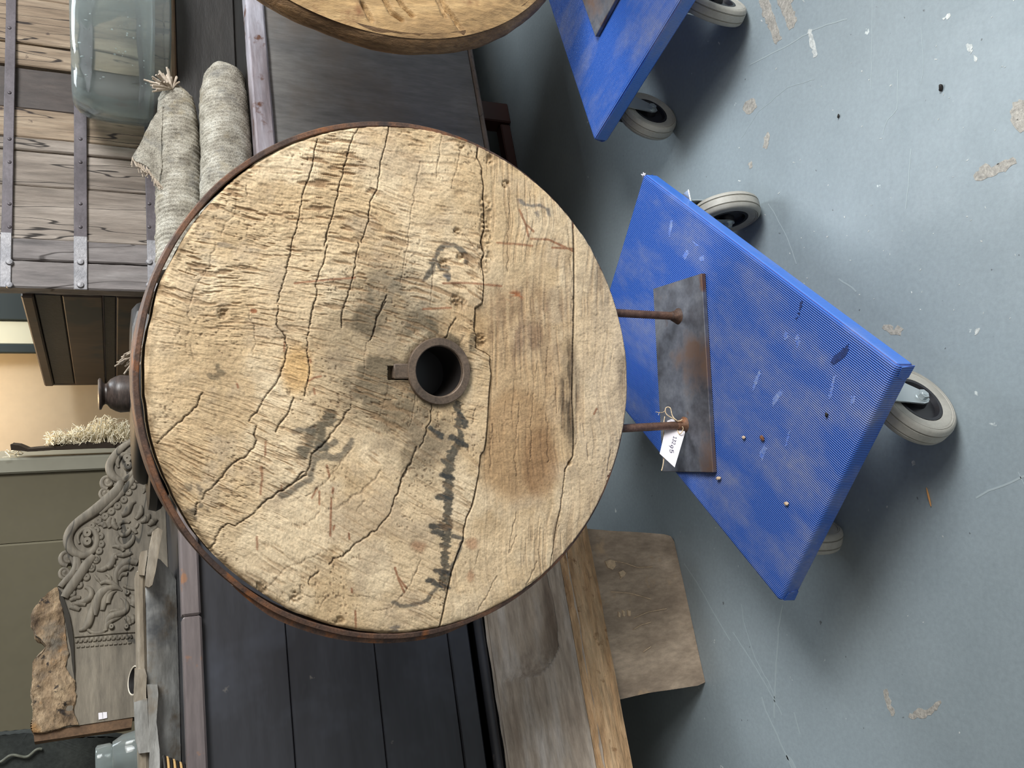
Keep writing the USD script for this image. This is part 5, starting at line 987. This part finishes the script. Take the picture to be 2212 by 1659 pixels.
BANDS = [(A2([(720, 600), (690, 700), (560, 830), (420, 950), (260, 1060), (150, 1160), (95, 1280), (110, 1380), (190, 1470), (300, 1490), (400, 1420), (440, 1300), (410, 1210), (330, 1170), (240, 1210), (210, 1290), (230, 1350)]), [6, 9, 10, 10, 10, 9, 8, 8, 8, 8, 7, 6, 5, 5, 4, 3, 2]),
         (A2([(910, 480), (840, 620), (720, 760), (600, 880), (470, 1000)]), [4, 6, 6, 5, 3]), (A2([(870, 130), (760, 190), (640, 320), (590, 430), (620, 530), (720, 590), (830, 540), (890, 440)]), [4, 6, 7, 7, 7, 6, 5, 4]), (A2([(700, 440), (690, 350), (760, 280), (840, 290)]), [2, 4, 4, 3]),
         (A1([(630, 10), (640, 120), (600, 230), (520, 320), (430, 420)]), [4, 6, 6, 6, 5]), (A1([(870, 0), (760, 150), (660, 300), (560, 440), (480, 560)]), [6, 9, 9, 9, 7]), (A2([(390, 1490), (300, 1600), (250, 1680)]), [5, 6, 6]), (A2([(650, 640), (700, 700), (620, 760)]), [4, 5, 3]), (A2([(190, 1490), (210, 1580), (200, 1680)]), [4, 6, 6])]
for p, r in BANDS: part('carved_band', relief(p, r, .003, 60, .7), CARVED, pan, smooth=60)
def disc_on(x, y, r, hgt, name, rx=1.0, nm=None):
    d = (PV.at(x, y) - CAM) @ FWD * 1.0; rr = r * d / F
    m = lathe([(rr, -.001), (rr, hgt * .6), (rr * .8, hgt), (rr * .2, hgt), (rr * .14, hgt * .6), (0, hgt * .5)], 18); m.apply_scale([1.18, 1, 1]); m.apply_transform(frame(PV.at(x, y), PV.e1, PV.n)); return part(name, m, CARVED, pan, smooth=35)
for x, y in A2([(960, 520), (920, 585), (870, 665), (815, 740), (760, 830), (685, 905), (612, 970), (535, 1030), (455, 1080), (375, 1140), (430, 1195), (480, 1265), (490, 1360), (465, 1440), (435, 1540), (375, 1630)]) + A1([(905, 60), (845, 170), (780, 290), (685, 395), (590, 505)]): disc_on(x, y, 7.5, .005, 'scallop')
for x, y in A2([(800, 345), (810, 430), (325, 1235), (325, 1335)]): disc_on(x, y, 9.5, .009, 'scroll_eye')
def curl(x, y, r):
    w = np.linspace(0, 2.6 * 2 * np.pi * .55, 34); rad = r * (1 - .75 * w / w[-1])
    pts = [(x + q * math.cos(a + 1.6), y + q * math.sin(a + 1.6)) for q, a in zip(rad, w)]
    P = np.array([PV.at(*p, -.014) for p in pts]); d = (P.mean(0) - CAM) @ FWD
    part('scroll_curl', cat_(tube(P, np.linspace(.34, .2, 34) * r * d / F, 10), put(lathe([(0, -.016), (r * .8 * d / F, -.016), (r * .8 * d / F, .006), (0, .012)], 20), frame(PV.at(x, y, -.02), PV.e1, PV.n))), CARVED, pan, smooth=60)
for x, y, r in [(146, 1206, 17), (141, 1238, 13), (233, 1042, 15), (227, 1066, 12), (205, 1352 - 140, 1)][:4]: curl(x, y, r)
for x, y in A1([(1110, 950), (1310, 950), (1320, 500)]): disc_on(x, y, 5.5, .009, 'bead')
part('border_fillet', relief(A1([(620, 1075), (900, 1050), (1180, 1025), (1430, 1010)]), [2, 2, 2, 2], .002, 20, 1), CARVED, pan, smooth=60)
for k in range(12):
    x = 640 + k * 62; y = 1150 - k * 5
    part('border_leaf', relief(A1([(x, y + 10), (x + 30, y - 30), (x + 58, y + 4)]), [2, 4, 2], .001, 8), CARVED, pan, smooth=60)
    part('border_dash', relief(A1([(x + 8, y + 66), (x + 48, y + 60)]), [2, 2], .001, 6), CARVED, pan, smooth=60)
sk = part('price_sticker', prism(PV.poly([(212.5, 1540.5), (221, 1539.5), (222, 1553.5), (213, 1555)]), PV.M(.0025), .0015), PAPER, panel, smooth=False, label='small white price sticker')
part('price_sticker', prism(PV.poly([(222, 1539), (231, 1538.5), (231.5, 1551.5), (222.6, 1553.5)]), PV.M(.0028), .0015), PAPER, panel, smooth=False)

# ================================================================== GREY WOODEN BOWL WITH LUGS ON THE CABINET
PO = Plane(15, (-0.55, 1.93))
bowl = thing('lugged_bowl', 'long grey weathered wooden bowl with worn lugs on the cabinet top', 'wooden bowl', (*PO.at(397, 1400)[:2], ctop), math.radians(15))
bu_ = lambda y: PO.uv(360, y)[0]; bz_ = lambda x: PO.uv(x, 1400)[1]
prof_ = [(-0.95, ctop + .001), (bu_(1252), ctop + .001), (bu_(1234), ctop + .010), (bu_(1206), bz_(352)), (bu_(1196), bz_(330)), (bu_(1200), bz_(317)), (-0.95, bz_(317))]
bm = prism(prof_, PO.M(-.004), 0.19)
bv = rough(bm, 0.012, 0.0028, 12, 40); hh = (bv.vertices - PO.p) @ PO.n
ztmp = np.clip((bv.vertices[:, 2] - ctop) / (bz_(317) - ctop), 0, 1)
bv.vertices = bv.vertices - PO.n * (np.where(hh > -.12, 0.05 * (1 - ztmp) ** 1.6, 0))[:, None]
bv.vertices[:, 2] = np.maximum(bv.vertices[:, 2], ctop + .0005)
bb = part('bowl_body', bv, BOWL, bowl, smooth=50)
def inO(y0, y1, x0, x1, d0, d1, b=.004): return inP(PO, bu_(y1), bu_(y0), d0, d1, bz_(x1), bz_(x0), b)
part('bowl_rim', rough(inO(1225, 1700, 297, 317, 0.0, 0.20, .005), .02, .0018, 22, 41), BOWLRIM, bowl, smooth=40)
def lug_(pts, dd, nm, mat, seed, off):
    m = prism(PO.poly(pts, off), PO.M(off), dd); part(nm, rough(m, .009, .0016, 40, seed), mat, bowl, smooth=50)
lug_([(341, 1139), (351, 1146), (347, 1170), (336, 1235), (329, 1264), (322, 1269), (314, 1266), (316, 1230), (322, 1190), (331, 1146)], .06, 'lug', BOWLRIM, 42, .022)
lug_([(318, 1188), (304, 1192), (299, 1230), (301, 1242), (312, 1243), (318, 1200)], .09, 'lug', BOWLRIM, 43, .008)
lug_([(318, 1479), (340, 1479), (342, 1500), (338, 1560), (345, 1620), (346, 1700), (326, 1700), (322, 1600)], .05, 'lug', BOWL, 44, .018)
lug_([(293, 1446), (313, 1445), (317, 1460), (316, 1510), (300, 1519), (290, 1517)], .09, 'lug', BOWLRIM, 45, .010)
lug_([(290, 1517), (318, 1508), (320, 1560), (324, 1625), (300, 1628), (294, 1600)], .09, 'lug', BOWL, 46, .010)
# small horn cup behind the bowl
PCu = Plane(15, (-0.60, 2.15))
cupo = PCu.at(289, 1470)
cup = thing('horn_cup', 'small dark horn cup with cream rim peeping over the bowl lug', 'cup', (cupo[0], cupo[1], ctop))
cuax = np.array([.2, -.3, .9]); cuax /= np.linalg.norm(cuax)
CF_ = frame(cupo, [1, 0, 0], cuax)
part('cup_wall', put(lathe([(.010, -.09), (.020, -.05), (.031, 0), (.029, .0005), (.027, -.004), (.017, -.05), (0.001, -.085), (0, -.09), (.010, -.09)], 32), CF_), CUPDARK, cup, smooth=40)
part('cup_rim', put(lathe([(.0315, -.003), (.0322, .0005), (.0300, .0015), (.0285, 0), (.0315, -.003)], 32), CF_), CUPRIM, cup, smooth=40)
# glass block jar, dark drape and basket at the lower left corner of the upright view
PGj = Plane(15, (-0.72, 2.07))
gj = thing('glass_block', 'small ribbed glass jar behind the bowl, by the dark hanging cloth', 'glass jar', (*PGj.at(300, 1640)[:2], ctop))
g0, g1_ = PGj.uv(270, 1690)[0], PGj.uv(270, 1590)[0]; gz1 = PGj.uv(243, 1620)[1]; gz0 = ctop + .001
gb = stack([(.006, 0, .02), (0, .006, .022), (.001, (gz1 - gz0) * .4, .022), (-.002, (gz1 - gz0) * .6, .022), (.002, (gz1 - gz0) - .02, .022), (.012, gz1 - gz0, .02), (.016, gz1 - gz0 - .003, .018), (.012, .03, .016), (.02, .022, .012)], g1_ - g0, .08)
part('glass_body', put(gb, frame([*(PGj.p + PGj.e1 * (g0 + g1_) / 2 - PGj.n * .042)[:2], gz0], PGj.e1, [0, 0, 1])), GLASS, gj, smooth=50)
part('jar_neck', put(lathe([(.030, 0), (.034, .006), (.033, .030), (.028, .034), (.026, .030), (.028, .004), (.030, 0)], 40), frame([*(PGj.p + PGj.e1 * (g0 + g1_) / 2 - PGj.n * .042)[:2], gz1 - .0005], PGj.e1, [0, 0, 1])), GLASS, gj, smooth=50)
PDr = Plane(0, (0, 2.5))
dp = [(-20, 1589), (60, 1583), (140, 1594), (230, 1592), (300, 1597), (420, 1600), (420, 1720), (-20, 1720)]
dm = prism(PDr.poly(dp), PDr.M(), .03); dm = rough(dm, .03, .008, 9, 50)
dm.vertices[:, 2] = np.maximum(dm.vertices[:, 2], ctop + .001)
dz = thing('dark_cloth', 'dark teal cloth hanging at the edge beyond the carved panel', 'cloth', (*PDr.at(350, 1650)[:2], ctop))
part('cloth_panel', dm, CLOTHDARK, dz, smooth=60)
part('cloth_hem', tube(spline([PDr.at(-20, 1630, .006), PDr.at(10, 1640, .008), PDr.at(22, 1632, .008), PDr.at(60, 1634, .008), PDr.at(75, 1622, .008), PDr.at(90, 1618, .006)], 30), .0035, 8), look('olive_hem', [(0.3, lin(84, 86, 76)), (0.7, lin(108, 110, 98))], freq=30), dz, smooth=60, label='paler hem')
PBk = Plane(15, (-0.78, 1.80)); bk = thing('wicker_basket', 'small striped straw basket at the end of the cabinet rail', 'basket', (*PBk.at(398, 1690)[:2], ctop))
bc = PBk.at(398, 1700); 
for k in range(7):
    rr = .040 + .0035 * k; t = np.linspace(0, 2 * np.pi, 49)
    part('coil', tube(np.stack([bc[0] + rr * np.cos(t), bc[1] + rr * np.sin(t), np.full(49, ctop + .004 + .0058 * k)], 1), .0032, 8, False), WICKER if k % 2 else CUPDARK, bk, smooth=60)

# ================================================================== PRICE TAG ON THE ROD, CHIPS AND STRAW
rodb = PC + pe1 * -0.0936
PGt = Plane(0, (0, 0, 0))
def at_depth(px, py, y): d = ray(px, py); return CAM + d * (y / d[1])
_a, _b, _d = at_depth(1441.5, 909, 1.4000), at_z(1480, 934, .2085), at_depth(1425, 980, 1.377)
PGt.p = _a; PGt.n = np.cross(_b - _a, _d - _a); PGt.n /= np.linalg.norm(PGt.n)
if PGt.n @ (CAM - _a) < 0: PGt.n = -PGt.n
PGt.e1 = np.cross([0, 0, 1.0], PGt.n); PGt.e1 /= np.linalg.norm(PGt.e1); PGt.e2 = np.cross(PGt.n, PGt.e1)
tg = thing('price_tag', 'white card price tag tied with twine to the lower rod of the big wheel', 'price tag', tuple(PGt.at(1462, 930)))
cp = [(1441.5, 909), (1449, 905.5), (1456, 906), (1461, 917), (1477, 920), (1480, 934), (1457.5, 1009.7), (1425, 980)]
hole_ = Polygon(PGt.poly(cp)).difference(Polygon(PGt.poly([(1466 + 4 * math.cos(a), 926 + 4 * math.sin(a)) for a in np.linspace(0, 6.2, 14)])))
cm_ = trimesh.creation.extrude_polygon(hole_, .0006, engine='earcut'); cm_.apply_translation([0, 0, -.0006]); cm_.apply_transform(PGt.M())
crd = part('card', cm_, PAPER, tg, smooth=False)
def write(txt, px0, px1, capdir, h):
    o, e = PGt.at(*px0, .0002), PGt.at(*px1, .0002); x = e - o; L_ = np.linalg.norm(x); x /= L_
    up_ = PGt.at(px0[0] + capdir[0], px0[1] + capdir[1], .0002) - o
    t = meshkit.text_mesh(txt, 1.0, .02); t.apply_scale([L_ / t.bounds[1][0], h, .01])
    t.vertices[:, 0] += t.vertices[:, 1] * .12
    return part('lettering', put(t, frame(o, x, np.cross(x, up_))), INK, crd, smooth=False)
write('132', (1455, 941), (1451, 958), (10, 3), .0066)
write('95', (1445, 959), (1447, 978), (10, -1), .0074)
tp = lambda x, y, o=.004: PGt.at(x, y, o)
rz0 = tp(1474, 915)[2]; lp_ = [rodb + np.array([.0092 * math.cos(a), .0092 * math.sin(a), rz0 - rodb[2] + .002 * math.sin(a)]) for a in np.linspace(0, 2 * np.pi, 25)]
lp_ = [np.array([p[0], p[1], rz0 + .0015 * math.sin(i)]) for i, p in enumerate(lp_)]
tw_ = cat_(tube(lp_, .0011, 7), tube(spline([tp(1474, 906, .016), tp(1462, 909, .014), tp(1452, 903, .012), tp(1441, 896, .012), tp(1437, 886, .012), tp(1440, 880, .013), tp(1446, 880, .014), tp(1450, 888, .015), tp(1453, 899, .016), tp(1462, 908, .017)], 60), .0010, 7),
           tube(spline([tp(1474, 922, .014), tp(1474, 932, .008), tp(1469, 937, .004), tp(1464, 930, .001), tp(1462, 923, -.003)], 24), .0010, 7), tube(spline([tp(1437, 886, .012), tp(1430, 891, .013), tp(1424, 891, .014), tp(1416, 890, .014)], 12), .0006, 6), tube(spline([tp(1424, 891, .014), tp(1422, 897, .013)], 6), .0005, 5), tube(spline([tp(1436, 900, -.003), tp(1434, 960, -.006), tp(1433, 1000, -.006), tp(1429, 1017, -.004)], 14), .0011, 7))
part('twine', tw_, TWINE, tg, smooth=60, label='cream jute twine')
def chip(x, y, z, r, mat, nm, label, cat, seed, st=(1.6, 1, .7), rot=0):
    p = at_z(x, y, z); m = trimesh.creation.icosphere(2, r); m.apply_scale(st); m.vertices += (meshkit.noise(m.vertices / r * 1.7, seed)[:, None] - .5) * r * .7
    m.apply_transform(trimesh.transformations.rotation_matrix(rot, [0, 0, 1])); m.vertices[:, 2] -= m.vertices[:, 2].min(); m.apply_translation([p[0], p[1], z + .0003])
    t = thing(nm, label, cat, (p[0], p[1], z), group='crumbs and chips on the blue deck' if nm == 'wood_chip' else 'seeds on the floor'); part('chip', m, mat, t, smooth=40)
chip(1649, 946, .195, .0034, BARKCHIP, 'wood_chip', 'red-brown wood chip on the nearer blue deck', 'wood chip', 1, rot=.6)
chip(1609, 945, .195, .0028, PALECHIP, 'wood_chip', 'pale grit crumb beside the red-brown chip on the blue deck', 'crumb', 2, rot=1.6)
chip(1556, 1033, .195, .0036, PALECHIP, 'wood_chip', 'pale seed-like chip at the lower corner of the iron plate', 'wood chip', 3, (1.6, .8, .7), 1.5)
chip(1701, 1088, .195, .003, PALECHIP, 'wood_chip', 'small pale chip near the lower edge of the blue deck', 'wood chip', 4, rot=1.4)
chip(1788, 896, .195, .0024, CUPDARK, 'wood_chip', 'tiny black crumb near the front corner of the blue deck', 'crumb', 5)
chip(2035, 190, 0, .0036, CUPDARK, 'seed', 'dark seed on the bright floor, upper right of the picture', 'seed', 6, (1.5, .8, .7), -.4)
chip(1813, 251, 0, .0024, CUPDARK, 'seed', 'small dark seed on the floor nearer the rear dolly', 'seed', 7, (1.5, .8, .7), -.2)
s0, s1_ = at_z(2001, 1053, .0018), at_z(2011, 1094, .0018)
stw = thing('straw', 'orange straw splinter on the floor below the front caster', 'straw', (s0[0], s0[1], 0))
part('straw_stem', tube(spline([s0, (s0 + s1_) / 2 + [.0015, 0, .0004], s1_], 9), [.0006, .0011, .0014, .0016, .0017, .0016, .0014, .0012, .0006], 8), STRAW, stw, smooth=60)
